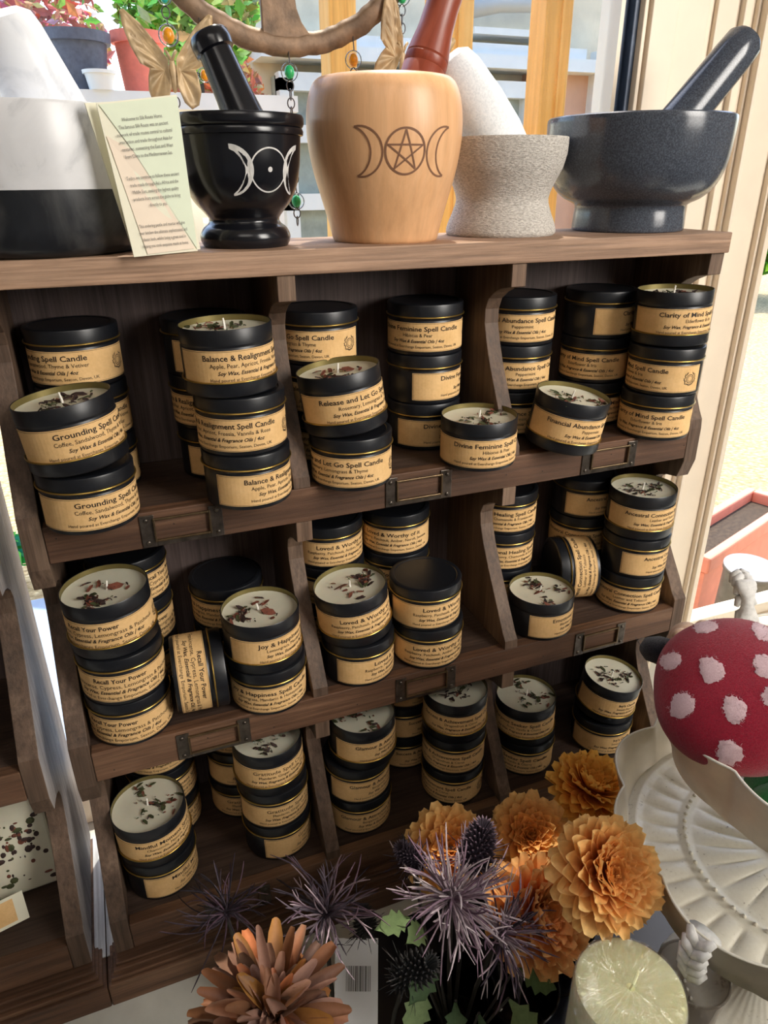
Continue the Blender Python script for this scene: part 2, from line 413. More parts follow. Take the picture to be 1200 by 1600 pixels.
def outside():
    o = G().box(-8, 16, GY+.12, 22, -.95, -.9).build('gravel_yard', 'gravel'); o['kind'] = 'structure'; o['label'] = 'sunlit gravel ground outside the window'; o['category'] = 'ground'
    # posts
    for i, (a, b, lab) in enumerate(((.679, .746, 'orange stained pine post outside, behind the round metal hanging'), (.952, 1.051, 'wide orange pine post outside, behind the red brown pestle'), (1.255, 1.335, 'orange pine post outside, left of the dark granite mortar'))):
        t = thing('timber_post', ((a+b)/2, 1.33, -.9), lab, 'post', 'timber posts outside')
        w_ = (b-a)/2
        G().box(-w_, w_, -.04, .04, 0, 3.2).build('post', 'pine', t, bevel=.004)
        if i: G().box(w_*.1, w_*.1+.006, -.047, -.04, 0, 3.2).build('batten', 'pine', t)
    # far white framed conservatory
    t = thing('garden_building', (2.2, 4.0, -.9), 'pale building across the yard with white frames and dark panes', 'building')
    def L(g): return [setattr(v, 'x', v.x-2.2) or setattr(v, 'y', v.y-4.0) or setattr(v, 'z', v.z+.9) for v in g.v] and g
    L(G().box(.9, 3.9, 4.1, 4.3, -.9, 3.2)).build('wall', 'out_wall', t)
    L(G().box(2.86, 3.45, 4.0, 4.1, -.9, 1.42)).build('panel', 'out_pink', t)
    L(G().box(1.1, 3.3, 3.86, 4.1, 1.37, 1.44).box(1.1, 3.2, 3.9, 4.1, 1.44, 1.5).box(3.3, 3.36, 3.9, 4.0, -.9, 1.5).box(2.4, 3.0, 3.9, 4.1, 1.545, 1.58)).build('fascia', 'out_white', t)
    L(G().tube([(2.36,3.9,1.66),(2.55,3.9,1.7),(2.9,3.9,1.72),(3.05,3.9,1.86),(3.1,3.9,2.3)], .05, 10)).build('drain_pipe', 'pipe_grey', t, True)
    L(G().box(1.2, 2.8, 3.98, 4.1, -.9, 1.3)).build('glazing', 'out_dark', t)
    g = G()
    for z in (1.22, .96, .6, .1): g.box(1.2, 2.86, 3.9, 4.0, z, z+.09)
    for x in (1.2, 1.62, 2.0, 2.36, 2.78): g.box(x, x+.08, 3.9, 4.0, -.9, 1.28)
    L(g).build('window_bars', 'out_white', t)
    # hedge and shrubs (leaf meshes)
    def shrub(name, c, r, n, pal, label, cat, ls=.035, sd=1):
        rnd = random.Random(sd); g = G()
        for k in range(n):
            d = Vector((rnd.gauss(0,1), rnd.gauss(0,1), rnd.gauss(0,1))).normalized()*(rnd.random()**.4)
            p = Vector((d.x*r[0], d.y*r[1], d.z*r[2])); q = Euler((rnd.random()*6, rnd.random()*6, rnd.random()*6)).to_matrix(); s = ls*(.6+rnd.random())
            cc = rnd.choice(pal); cc = s2l(tuple(min(255, x*(.8+.4*rnd.random())) for x in cc))
            g.add([p+q@Vector(v)*s for v in ((0,-1,0),(.45,0,.12),(0,1,0),(-.45,0,.12))], [(0,1,2),(0,2,3)], 0, cc)
        t = thing(name, c, label, cat)
        g.build('leaves', 'foliage', t)
        G().tube([(0,0,-r[2]-.25),(0.02,0,-r[2]*.3),(0,0,r[2]*.5)], [.03,.02,.008], 6).build('stem', 'stem', t)
        return t
    shrub('flowering_shrub', (-.30, 3.45, 1.35), (.62,.4,.42), 4200, [(220,150,150),(180,120,112),(150,180,100),(232,190,180),(200,134,122)], 'red and pink flowering shrub outside at the top left', 'shrub', .03, 2)
    shrub('leafy_shrub', (.62, 3.05, 1.42), (.3,.28,.26), 3000, [(180,220,120),(150,196,96),(206,232,150),(128,170,84)], 'bright green leafy shrub outside between butterfly and ring', 'shrub', .03, 3)
    shrub('brown_shrub', (.78, 3.75, 1.16), (.3,.24,.26), 1800, [(236,170,126),(216,146,104),(244,196,156)], 'rusty brown shrub outside behind the black pestle', 'shrub', .028, 4)
    shrub('green_bush', (9.3, 7.9, .35), (1.1,.8,.9), 2600, [(120,180,60),(90,150,50),(160,210,90)], 'green bush across the gravel at the right edge', 'shrub', .11, 5)
    # staging with pots on the left
    t = thing('potting_bench', (.1, 2.45, -.9), 'pale timber bench outside behind the white marble mortar', 'bench')
    G().box(-1.2, .75, -.22, .22, 1.88, 1.93).build('bench_top', 'out_white', t)
    for x in (-1.1, -.2, .65): G().box(x-.03, x+.03, -.2, -.14, 0, 1.88).build('leg', 'out_white', t)
    def pot(name, c, r, h, mat, label):
        t = thing(name, c, label, 'plant pot')
        G().lathe([(r*.74, 0), (r*.92, h*.82), (r*1.04, h*.82), (r*1.06, h), (r*.95, h), (r*.9, h*.86)], 32).build('pot', mat, t, True, autos=True)
        G().lathe([(r*.9, h*.86), (.001, h*.88)], 24, cap=False).build('soil', 'soil', t)
    pot('terracotta_pot', (.35, 2.42, 1.03), .088, .19, 'terracotta', 'terracotta red flowerpot outside behind the metal butterfly')
    pot('garden_pot', (.14, 2.36, 1.03), .11, .17, 'pot_black', 'wide dark grey pot outside behind the white marble pestle')
    pot('white_pot', (.20, 2.25, 1.03), .05, .055, 'out_white', 'small white pot outside in front of the dark pot')
    # lower right: trough and watering can
    t = thing('planter_trough', (2.11, 1.235, -.9), 'salmon pink trough planter outside on gravel at the lower right', 'planter', rot=(0,0,.35))
    g = G(); x0, x1, y0, y1, h = -.02, .75, -.02, .16, .35
    for a in ((x0-.02, x1+.02, y0-.02, y0+.02, h-.07, h), (x0-.02, x1+.02, y1-.02, y1+.02, h-.07, h), (x0-.02, x0+.02, y0+.02, y1-.02, h-.07, h), (x1-.02, x1+.02, y0+.02, y1-.02, h-.07, h)): g.box(*a)
    g.build('rim', 'planter', t, bevel=.008)
    G().box(x0, x1, y0, y1, .0, h-.08).build('body', 'planter', t)
    G().box(x0+.02, x1-.02, y0+.02, y1-.02, h-.08, h-.05).build('soil', 'soil', t)
    t = thing('metal_can', (2.11, 1.05, -.897), 'galvanised metal can with a pale round lid outside at the right', 'can', rot=(R_(3), R_(-2), .6))
    G().lathe([(.078, 0), (.088, .37), (.093, .375), (.093, .385)], 40).build('body', 'zinc', t, True, autos=True)
    G().lathe([(.0935, .386), (.0935, .392), (.086, .394), (.001, .388)], 40).build('lid', 'zinc_lid', t, True, autos=True)
    G().tube([(.082,0,.10),(.135,0,.15),(.135,0,.28),(.086,0,.33)], .01, 8).build('handle', 'zinc', t, True)
    # seen down the slit on the left
    tag(G().box(-2.2, .4, .72, 1.75, -.9, -.5).build('stone_step', 'step_blue', None, bevel=.02), 'blue grey stone step outside seen through the gap between the shelves', 'step')
    shrub('yard_weed', (-.47, 2.62, -.72), (.09,.09,.09), 120, [(60,170,80),(110,200,100),(50,150,120)], 'small bright green plant seen through the gap between the shelves', 'plant', .04, 8)
    t = thing('yard_wall', (6, 13, -.9), 'sunlit sandy boundary wall beyond the gravel at the right', 'wall')
    G().box(-4, 8, 0, .3, 0, 1.0).build('wall', 'out_wall', t)
    G().box(-4, 8, -.05, .35, 1.0, 1.08).build('coping', 'out_white', t)
outside()

# ------------------------------------------------------------------ the shelf unit
W, S, T = .688, .017, .0155
ZT, Z1, Z2, Z3 = .7075, .5062, .2914, .0789
YT, Y1, Y2, Y3 = .0102, 0.0, -.0258, -.0411
LIP, TT, YB = .0332, .0194, .125
D1, D2 = .2326, .4489
REC = [(0,0),(.02,.016),(.05,.028),(.10,.040),(.17,.046),(.26,.0465),(.38,.042),(.5,.035),(.62,.027),(.74,.018),(.86,.009),(.95,.003)]
def tier_curve(z0, y0, z1, y1):
    """front outline going down from the block under (z1,y1) to the nose on the shelf (z0,y0)"""
    bz = z1-.021; pts = [(y1+.002, z1), (y1+.003, bz)]
    for t, r in REC[1:]:
        pts.append((y1+(y0-y1)*t+.003+r, bz-(bz-z0-.010)*t))
    pts += [(y0+.001, z0+.010), (y0, z0)]
    return pts
def shelf_unit(x0, label, holders=True):
    u = thing('wooden_shelf_unit', (x0, 0, 0), label, 'shelf unit', 'matching wooden shelf units')
    rnd = random.Random(3)
    def jag(p): return [(y+rnd.uniform(-.0004, .0004), z) for y, z in p]
    for xs in (0, W-S):
        p = [(YB, ZT-TT)]
        p += tier_curve(Z1, Y1, ZT-TT, YT)
        p += [(Y1, Z1-LIP-.004)]+tier_curve(Z2, Y2, Z1-LIP-.004, Y1+.004)[1:]
        p += [(Y2, Z2-LIP-.004)]+tier_curve(Z3, Y3, Z2-LIP-.004, Y2+.004)[1:]
        p += [(Y3, .045), (YB, .045)]
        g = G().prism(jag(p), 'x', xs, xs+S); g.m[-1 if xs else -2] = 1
        g.build('side_panel', None, u, False, ['wood_z', 'wood_glare'], bevel=.0008)
    for xd in (D1, D2):
        for z0, y0, z1, y1 in ((Z1, Y1, ZT-TT, YT), (Z2, Y2, Z1-LIP, Y1), (Z3, Y3, Z2-LIP, Y2)):
            p = [(YB-.002, z1)]+tier_curve(z0, y0, z1, y1)+[(YB-.002, z0)]
            G().prism(jag(p), 'x', xd-T/2, xd+T/2).build('divider', 'wood_z', u, bevel=.0007)
            # sawn block face at the top and nail hole
            G().box(xd-T/2+.0003, xd+T/2-.0003, y1+.0012, y1+.004, z1-.0205, z1-.0003).build('end_block', 'wood_end', u, bevel=.0005)
    G().box(0-.002, W+.002, YT-.001, YB+.012, ZT-TT, ZT).build('top_board', 'wood_top', u, bevel=.001)
    for z, y in ((Z1, Y1), (Z2, Y2), (Z3, Y3)):
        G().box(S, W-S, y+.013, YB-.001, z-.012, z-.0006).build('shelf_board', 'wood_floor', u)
        G().box(S+.0004, W-S-.0004, y, y+.0128, z-LIP, z).build('front_rail', 'wood_x', u, bevel=.0009)
        for k in range(9):
            x = S+.02+k*.078+rnd.uniform(-.02, .02)
            if x < W-S: G().lathe([(.0007, 0), (.0007, .0006)], 6, mat=Matrix.Translation((x, y+.0004, z-LIP*rnd.uniform(.3, .75))) @ Matrix.Rotation(R_(90), 4, 'X')).build('nail_head', 'ink', u)
    G().box(.004, W-.004, YB, YB+.008, .03, ZT-TT).build('back_panel', 'wood_back', u)
    g = G().box(-.0114, W+.0114, Y3-.022, YB+.008, 0, .030)
    g.build('plinth', 'wood_x', u, bevel=.0015)
    G().box(-.008, W+.008, Y3-.018, Y3+.02, .030, .0345).box(-.005, W+.005, Y3-.013, Y3+.02, .0345, .038).box(-.002, W+.002, Y3-.008, Y3+.02, .038, .0415).build('moulding', 'wood_x', u, bevel=.0008)
    for a, b in ((-.0112, -.0003), (W+.0003, W+.0112)):
        G().box(a, b, -.03, YB+.006, .0302, .0318).build('flaky_paint', 'white_wood', u, bevel=.0004)['label'] = 'flaky whitened paint on the plinth ledge'
    # label holders
    def holder(xc, y, zc, tilt=0):
        w2, h2 = .0345, .0148
        h = D.objects.new('label_holder', None); COL.objects.link(h); h.parent = u; h.location = (xc, y, zc)
        g = G()
        g.box(-w2, -w2+.012, -.0014, 0, -h2, h2); g.box(w2-.012, w2, -.0014, 0, -h2, h2)
        g.box(-w2+.012, w2-.012, -.0012, 0, -h2, -h2+.0052)
        g.build('plate', 'iron', h, bevel=.0005)
        def ring(o, i, y0, y1):
            q = G(); ox, oz = o; ix, iz = i
            q.box(-ox, -ix, y0, y1, -oz+.001, oz+.001); q.box(ix, ox, y0, y1, -oz+.001, oz+.001)
            q.box(-ix, ix, y0, y1, -oz+.001, -iz+.001); q.box(-ix, ix, y0, y1, iz+.001, oz+.001); return q
        ring((.0240, .0108), (.0222, .0090), -.0036, -.0012).build('card_frame', 'brass_worn', h, bevel=.0004)
        for sx in (-1, 1):
            for sz in (-1, 1):
                m = Matrix.Translation((sx*(w2-.005), -.0012, sz*(h2-.0045))) @ Matrix.Rotation(R_(90), 4, 'X')
                s_ = G().lathe([(.0021, 0), (.0019, .0010), (.0010, .0014), (.0001, .0015)], 12, mat=m).build('screw', 'iron', h, True)
    if holders:
        for y, z in ((Y1, Z1), (Y2, Z2), (Y3, Z3)):
            for xc in (.1255, .347, .567): holder(xc, y, z-.0165-(.001 if z != Z3 else .004))
    return u
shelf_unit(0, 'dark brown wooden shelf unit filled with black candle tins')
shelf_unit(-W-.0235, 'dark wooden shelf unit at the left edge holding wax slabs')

# ------------------------------------------------------------------ candle tins
H_, GB, OG = .0480, .0367, .0159
RB = .0367
EF, FE = 'Soy Wax, Essential & Fragrance Oils | 4oz', 'Soy Wax, Fragrance & Essential Oils | 4oz'
EO = 'Soy Wax & Essential Oils | 4oz'
TXT = {
 'ground': ('Grounding Spell Candle', 'Coffee, Sandalwood, Thyme & Vetiver', EO),
 'balance': ('Balance & Realignment Spell Candle', 'Apple, Pear, Apricot, Freesia, Vannila & Rose', EF),
 'release': ('Release and Let Go Spell Candle', 'Rosemary, Lemongrass & Thyme', EF),
 'divine': ('Divine Feminine Spell Candle', 'Hibiscus & Pear', EO),
 'money': ('Financial Abundance Spell Candle', 'Peppermint', EO),
 'clarity': ('Clarity of Mind Spell Candle', 'Elderflower & Iris', FE),
 'recall': ('Recall Your Power', 'Frankincense, Cypress, Lemongrass & Patchouli', EF),
 'joy': ('Joy & Happiness Spell Candle', 'Lemongrass, Mandarin & Honeysuckle', EF),
 'loved': ('Loved & Worthy of it', 'Raspberry, Patchouli, Amber, Neroli, Jasmine', EF),
 'heal': ('Emotional Healing Spell Candle', 'Blackberry, Chamomile & Frankincense', EF),
 'ancest': ('Ancestral Connection Spell Candle', 'Leather and Tobacco', EF),
 'mindful': ('Mindful Moment Spell Candle', 'Chamomile, Mimosa, Violet, Vanilla', EF),
 'grat': ('Gratitude Spell Candle', 'Mandarin, Ginger, Vanilla, Lily', FE),
 'glam': ('Glamour & Attraction Spell Candle', 'Bergamot, Citrus, Rose', EO),
 'succ': ('Success & Achievement Spell Candle', 'Dragonfruit & Citrus', FE),
 'seek': ('Purpose Seeker Spell Candle', 'Rose, Vanilla & Cherry', FE),
 'ivy': ("Ivy's Candle", 'Sweet Pea & Ivy', FE)}
L4 = 'Hand poured at Everchange Emporium, Seaton, Devon, UK'
def wrap(v, r, z0):
    return [(r*sin(a/r), -r*cos(a/r), z0+b) for a, b in v]
_proto = {}
def arc_strip(r, s0, s1, z0, z1, n=40):
    v = []; f = []
    for i in range(n+1):
        a = (s0+(s1-s0)*i/n)/r
        for rr in (r, r-.0004):
            for z in (z0, z1): v.append((rr*sin(a), -rr*cos(a), z))
    for i in range(n):
        a = i*4; b = a+4
        f += [(a, b, b+1, a+1), (a+2, a+3, b+3, b+2), (a+1, b+1, b+3, a+3), (a, a+2, b+2, b)]
    f += [(0, 1, 3, 2), (n*4, n*4+2, n*4+3, n*4+1)]
    return v, f
def tin_protos():
    body = [(.0001, 0), (.0345, 0), (.0362, .0006), (RB, .0020), (RB, .0316), (RB-.0006, .0324), (RB-.0006, .0336), (RB, .0344)]
    _proto['body'] = G().lathe(body+[(RB, .0366), (RB-.0008, .0372), (.0001, .0372)], 56).build('tin_body', 'black_tin', None, True, autos=True)
    ob = body[:]+[(RB, .0350), (RB+.0001, .0462), (RB-.0003, .0468), (RB-.0008, .0465)]
    _proto['obody'] = G().lathe(ob, 56, cap=False).build('tin_body', 'black_tin', None, True, autos=True)
    _proto['inner'] = G().lathe([(RB-.0008, .0465), (RB-.0010, .036)], 56, cap=False).build('tin_inside', 'gold_in', None, True)
    lid = [(RB+.0006, .0002), (RB+.0009, .0106), (RB+.0004, .0118), (RB-.0010, .0124), (.0330, .0124), (.0322, .0117), (.0001, .0117)]
    _proto['lid'] = G().lathe(lid, 56, cap=False).build('lid', 'black_tin', None, True, autos=True)
    inv = [(.0001, 0), (.0318, 0), (.0326, -.0), (RB-.0014, 0), (RB+.0004, .0010), (RB+.0010, .0024), (RB+.0007, .0124), (RB+.0001, .0126), (RB-.0, .0016), (.0001, .0014)]
    _proto['invlid'] = G().lathe(inv, 56, cap=False).build('lid', 'black_tin', None, True, autos=True)
    ring = [(RB+.0013+.00075*cos(2*pi*k/8), .00075*sin(2*pi*k/8)) for k in range(9)]
    _proto['rim'] = G().lathe(ring, 64, cap=False).build('gold_rim', 'gold', None, True)
    v, f = arc_strip(RB+.0004, -.0725, .079, .0042, .0312, 44)
    _proto['label'] = G().add(v, f).build('paper_label', 'kraft', None)
    # border hairline and wreath emblem
    g = G()
    for s0, s1, z0, z1 in ((-.0718, .0783, .0048, .00505), (-.0718, .0783, .0303, .03055), (-.0718, -.07155, .0048, .0305)):
        a, b = arc_strip(RB+.0005, s0, s1, z0, z1, 44); g.add(a, b)
    rnd = random.Random(5); v2 = []
    for k in range(26):
        an = k/26*1.75*pi+R_(120); rr = .0066+rnd.uniform(-.0006, .0006); q = an+rnd.choice((-.8, .8, 2.4))
        cx, cy = .066+rr*cos(an), .018+rr*sin(an); L = .0016; w_ = .00045
        p = [(cx+cos(q)*L, cy+sin(q)*L), (cx-sin(q)*w_, cy+cos(q)*w_), (cx-cos(q)*L, cy-sin(q)*L), (cx+sin(q)*w_, cy-cos(q)*w_)]
        g.add(wrap(p, RB+.00055, 0), [(0, 1, 2, 3)])
    for ra, rb, sw in ((.0046, .0040, 0), (.0030, .0026, 0)):
        pts = [(.066+r_*cos(2*pi*k/24), .018+r_*sin(2*pi*k/24)) for k in range(24) for r_ in (ra, rb)]
        g.add(wrap(pts, RB+.00055, 0), [(2*k, (2*k+2) % 48, (2*k+3) % 48, 2*k+1) for k in range(24)])
    _proto['emblem'] = g.build('printed_emblem', 'ink', None)
    for k, (t1, t2, t3) in TXT.items():
        g = G()
        def put(body, size, bold, shear, maxw, z, off=0, fixed=None):
            v, f = text_geo(body, size, bold, shear)
            x0 = min(a for a, b in v); x1 = max(a for a, b in v); k_ = (fixed/(x1-x0)) if fixed else min(1, maxw/(x1-x0))
            k_ = min(k_, 1.2)
            g.add([Vector(p) for p in wrap([((a-(x0+x1)/2)*k_+off, b) for a, b in v], RB+.0006, z)], f)
        if k == 'recall':
            put(t1, .0062, .0001, 0, .054, .0240, -.003); put(t2, .0056, 0, 0, .124, .0182); put(t3, .0050, .0001, .35, .118, .0126); put(L4, .0048, 0, 0, .128, .0070)
            _proto['t_'+k] = g.build('lettering', 'ink', None); continue
        elif k == 'ivy': put(t1, .0056, .00012, 0, .049, .0237)
        else: put(t1, .0062, 0 if k == 'grat' else .00009, 0, .094, .0235, 0, .096 if len(t1) > 21 else .084)
        put(t2, .0047, 0, 0, .104, .0181); put(t3, .0043, .00008, .35, .096, .0126); put(L4, .0036, 0, 0, .100, .0075)
        _proto['t_'+k] = g.build('lettering', 'ink', None)
    def waxo(seed, mix):
        rnd = random.Random(seed)
        wx = G().lathe([(RB-.0011, .0418), (RB-.004, .0410), (.02, .0406), (.0001, .0409)], 40, cap=False).build('wax', 'wax', None, True)
        wk = G().tube([(0, 0, .040), (.0006, 0, .044), (.0016, .0006, .0490)], [.0011, .001, .0008], 6).build('wick', 'wick', None)
        g = G()
        cl = [(rnd.uniform(-.02, .02), rnd.uniform(-.02, .02)) for _ in range(5)]
        for i in range(58):
            q_ = rnd.choice(cl); X_ = q_[0]+rnd.gauss(0, .006); Y_ = q_[1]+rnd.gauss(0, .006)
            a = atan2(Y_, X_); r = sqrt(X_*X_+Y_*Y_)
            if r < .003 or r > .0335: continue
            s = rnd.choice((.0007, .0010, .0014, .0022, .0034))*rnd.uniform(.8, 1.2); q = Euler((rnd.uniform(-.5, .5), rnd.uniform(-.5, .5), rnd.random()*6)).to_matrix()
            big = rnd.random() < .16; sx = s*(2.1 if big else 1.5); sy = s*(1.0 if big else .45)
            pv = [(sx, 0, 0), (sx*.4, sy, .0006), (-sx*.6, sy*.8, .0003), (-sx, 0, 0), (-sx*.5, -sy, .0005), (sx*.5, -sy*.8, .0002)]
            c = Vector((r*cos(a), r*sin(a), .0412+rnd.uniform(0, .0008)))
            mi = rnd.choices((0, 1, 2), mix)[0]
            top = [c+q@Vector(p)+Vector((0, 0, .0007)) for p in pv]; bot = [c+q@Vector(p) for p in pv]
            g.add(top+bot, [(0, 1, 2, 3, 4, 5)]+[(j, j+6, (j+1) % 6+6, (j+1) % 6) for j in range(6)], mi)
        pt = g.build('dried_petals', None, None, False, ['petal_red', 'petal_dark', 'herb'])
        return wx, wk, pt
    for i, mx in enumerate(((5, 3, 1), (1, 5, 3), (2, 4, 1), (3, 3, 3))): _proto['wax%d' % i] = waxo(20+i, mx)
tin_protos()
def cp(o, parent, loc=(0, 0, 0), rot=None):
    c = o.copy(); COL.objects.link(c); c.parent = parent; c.location = loc
    if rot: c.rotation_euler = rot
    return c
_ntin = [0]
CAMP = Vector((.0912, -.5750))
def tin(x, y, z, key, phi, label, opened=False, lid=True, tilt=(0, 0), mat=None):
    t = thing('candle_tin', (x, y, z), label, 'candle', 'black candle tins on the shelves')
    d = CAMP-Vector((x, y)); spin = atan2(d.y, d.x)+pi/2+R_(phi)
    t.rotation_mode = 'ZYX'; t.rotation_euler = (R_(tilt[0]), R_(tilt[1]), spin)
    if mat is not None: t.rotation_mode = 'XYZ'; t.rotation_euler = mat.to_euler()
    i = _ntin[0]; _ntin[0] += 1
    if not opened:
        cp(_proto['body'], t); cp(_proto['lid'], t, (0, 0, .0356)); cp(_proto['rim'], t, (0, 0, GB-.0006)); zb = 0
    else:
        zb = .0060 if lid else 0
        b = cp(_proto['obody'], t, (0, 0, zb)); cp(_proto['inner'], b)
        if lid: cp(_proto['invlid'], t, (0, 0, 0)); cp(_proto['rim'], t, (0, 0, .0126))
        wx, wk, pt = _proto['wax%d' % (i % 4)]
        a = cp(wx, t, (0, 0, zb)); cp(wk, a, (.001, .002, 0), (0, 0, i)); cp(pt, a, (0, 0, 0), (0, 0, i*1.3))
    l = cp(_proto['label'], t, (0, 0, zb)); cp(_proto['t_'+key], l); cp(_proto['emblem'], l)
    return t
TIER = {1: Z1, 2: Z2, 3: Z3}; TN = {1: 'top', 2: 'middle', 3: 'bottom'}
def stack(tier, bay, place, x, y, items, dx=()):
    """items bottom to top: (text, phi) closed, (text, phi, 'o', tiltx, tilty) open standing in its upturned lid"""
    z = TIER[tier]+.0002; n = len(items); words = ['bottom', 'second', 'third'] if n == 3 else ['bottom', 'upper'] if n == 2 else ['']
    for i, it in enumerate(items):
        ox, oy = dx[i] if i < len(dx) else (0, 0)
        op = len(it) > 2; tl = it[3:5] if len(it) > 4 else (0, 0)
        pos = {'bottom': 'bottom of', 'second': 'middle of', 'third': 'top of', 'upper': 'top of', '': 'standing alone,'}[words[i]]
        st = 'open black candle tin with wax showing' if op else 'closed black candle tin'
        lab = '%s, %s %s, %s bay, %s shelf' % (st, pos, place, bay, TN[tier])
        lift = .037*(abs(sin(R_(tl[0])))+abs(sin(R_(tl[1]))))*.55 if op else 0
        tin(x+ox, y+oy, z+lift, it[0], it[1], lab, op, True, tl); z += H_ + .0002
    return z
# top shelf
stack(1, 'left', 'front left stack', .057, .008, [('ground', 35), ('ground', 34, 'o', -1, -6)], [(0, 0), (-.001, -.002)])
stack(1, 'left', 'back left stack', .063, .0855, [('ground', -20), ('ground', 10), ('ground', -42)])
stack(1, 'left', 'front right stack', .1865, .006, [('balance', 68), ('balance', -29), ('balance', 42, 'o', 0, -1)], [(0, 0), (-.001, .001), (-.006, .002)])
stack(1, 'left', 'shadowed back stack', .176, .0845, [('balance', 60), ('balance', -24), ('balance', 62)], [(0, 0), (-.002, 0), (-.003, 0)])
stack(1, 'middle', 'front left stack', .283, .010, [('release', -25), ('release', 43, 'o', -2, -7)], [(0, 0), (-.003, .001)])
stack(1, 'middle', 'back left stack', .2795, .0855, [('release', 0), ('release', 20), ('release', -52)], [(0, 0), (0, 0), (-.001, 0)])
stack(1, 'middle', 'back right stack', .388, .083, [('divine', 68), ('divine', 94), ('divine', -11)])
tin(.413, .0075, Z1+.0002, 'divine', 31, 'open black candle tin alone at the front right of the middle bay, top shelf', True, False)
stack(1, 'right', 'back left stack', .4955, .085, [('money', 10), ('money', 20), ('money', 8)], [(0, 0), (-.0, 0), (.001, 0)])
tin(.508, .006, Z1+.006, 'money', 42, 'open black candle tin leaning forward in its lid, front of right bay, top shelf', True, True, (6, 7))
stack(1, 'right', 'shadowed back stack', .597, .0835, [('clarity', 57), ('clarity', -20), ('clarity', 106)])
stack(1, 'right', 'front right stack', .631, .013, [('clarity', -12), ('clarity', -57), ('clarity', 47, 'o', -1, -1)], [(0, 0), (.002, -.001), (.004, .001)])
# middle shelf
stack(2, 'left', 'front left stack', .0565, .008, [('recall', -27), ('recall', -3), ('recall', -24, 'o', 1, -2)], [(0, 0), (0, -.001), (-.001, .000)])
stack(2, 'left', 'shadowed back left stack', .073, .0862, [('recall', 0), ('recall', 20), ('recall', 60)])
m_ = Matrix.Rotation(R_(-3), 3, 'Z') @ Matrix.Rotation(R_(90), 3, 'Y') @ Matrix.Rotation(R_(-22), 3, 'Z')
tin(.0985, .011, Z2+.0386, 'recall', 0, 'black candle tin lying on its side between two stacks on the middle shelf', mat=m_)
stack(2, 'left', 'shadowed back right stack', .166, .0862, [('joy', 0), ('joy', -20)])
stack(2, 'left', 'front right stack', .1868, .001, [('joy', 2), ('joy', 60, 'o', 0, 0)], [(0, 0), (-.002, .001)])
stack(2, 'middle', 'back left stack', .2798, .086, [('loved', 0), ('loved', 20), ('loved', 31)], [(0, 0), (0, 0), (-.001, 0)])
stack(2, 'middle', 'back right stack', .357, .0855, [('loved', 10), ('loved', -20), ('loved', -5)])
stack(2, 'middle', 'front left stack', .284, .008, [('loved', 76), ('loved', 31, 'o', 1, -6)], [(0, 0), (-.002, 0)])
stack(2, 'middle', 'front right stack', .3625, .007, [('loved', 28), ('loved', 48)], [(0, 0), (-.003, .001)])
stack(2, 'right', 'back left stack', .4955, .0855, [('heal', 0), ('heal', 37), ('heal', 6)])
tin(.5035, .0065, Z2+.0002, 'heal', 97, 'open black candle tin alone at the front left of the right bay, middle shelf', True, False)
m_ = Matrix.Rotation(R_(-14), 3, 'Z') @ Matrix.Rotation(R_(-90), 3, 'Y') @ Matrix.Rotation(R_(20), 3, 'Z')
tin(.594, .042, Z2+.0386, 'ancest', 0, 'black candle tin toppled on its side in the right bay, middle shelf', mat=m_)
stack(2, 'right', 'back right stack', .607, .0862, [('ancest', 10), ('ancest', 5), ('ancest', 81)])
stack(2, 'right', 'front right stack', .632, .013, [('ancest', 8), ('ancest', 93), ('ancest', 50, 'o', 0, 0)], [(0, 0), (.001, 0), (.001, .001)])
# bottom shelf
stack(3, 'left', 'front left stack', .056, .013, [('mindful', 78), ('mindful', 36, 'o', 2, -2)], [(0, 0), (-.001, 0)])
stack(3, 'left', 'shadowed back left stack', .070, .0862, [('mindful', 10), ('mindful', 40), ('mindful', -10)])
stack(3, 'left', 'front right stack', .184, .014, [('grat', 86), ('grat', 38), ('grat', 25, 'o', 0, 0)], [(0, 0), (-.001, 0), (-.003, 0)])
stack(3, 'left', 'shadowed back right stack', .158, .0862, [('grat', 20), ('grat', 40), ('grat', -20)])
stack(3, 'middle', 'front left stack', .281, .012, [('glam', 40), ('glam', 60), ('glam', 62, 'o', 0, 0)], [(0, 0), (-.001, 0), (.006, -.001)])
stack(3, 'middle', 'shadowed back stack', .368, .0855, [('succ', 60), ('succ', 84), ('succ', 84)])
stack(3, 'middle', 'front right stack', .4015, .010, [('succ', -35), ('succ', -8), ('succ', 14, 'o', 0, 0)])
stack(3, 'right', 'front left stack', .507, .018, [('seek', -12), ('seek', 3, 'o', 0, 0)], [(0, 0), (-.002, .001)])
stack(3, 'right', 'front right stack', .621, .010, [('ivy', 50), ('ivy', 45, 'o', 5, 6)], [(0, 0), (0, .002)])
for k, o in list(_proto.items()):
    for q in (o if isinstance(o, tuple) else (o,)): D.objects.remove(q)

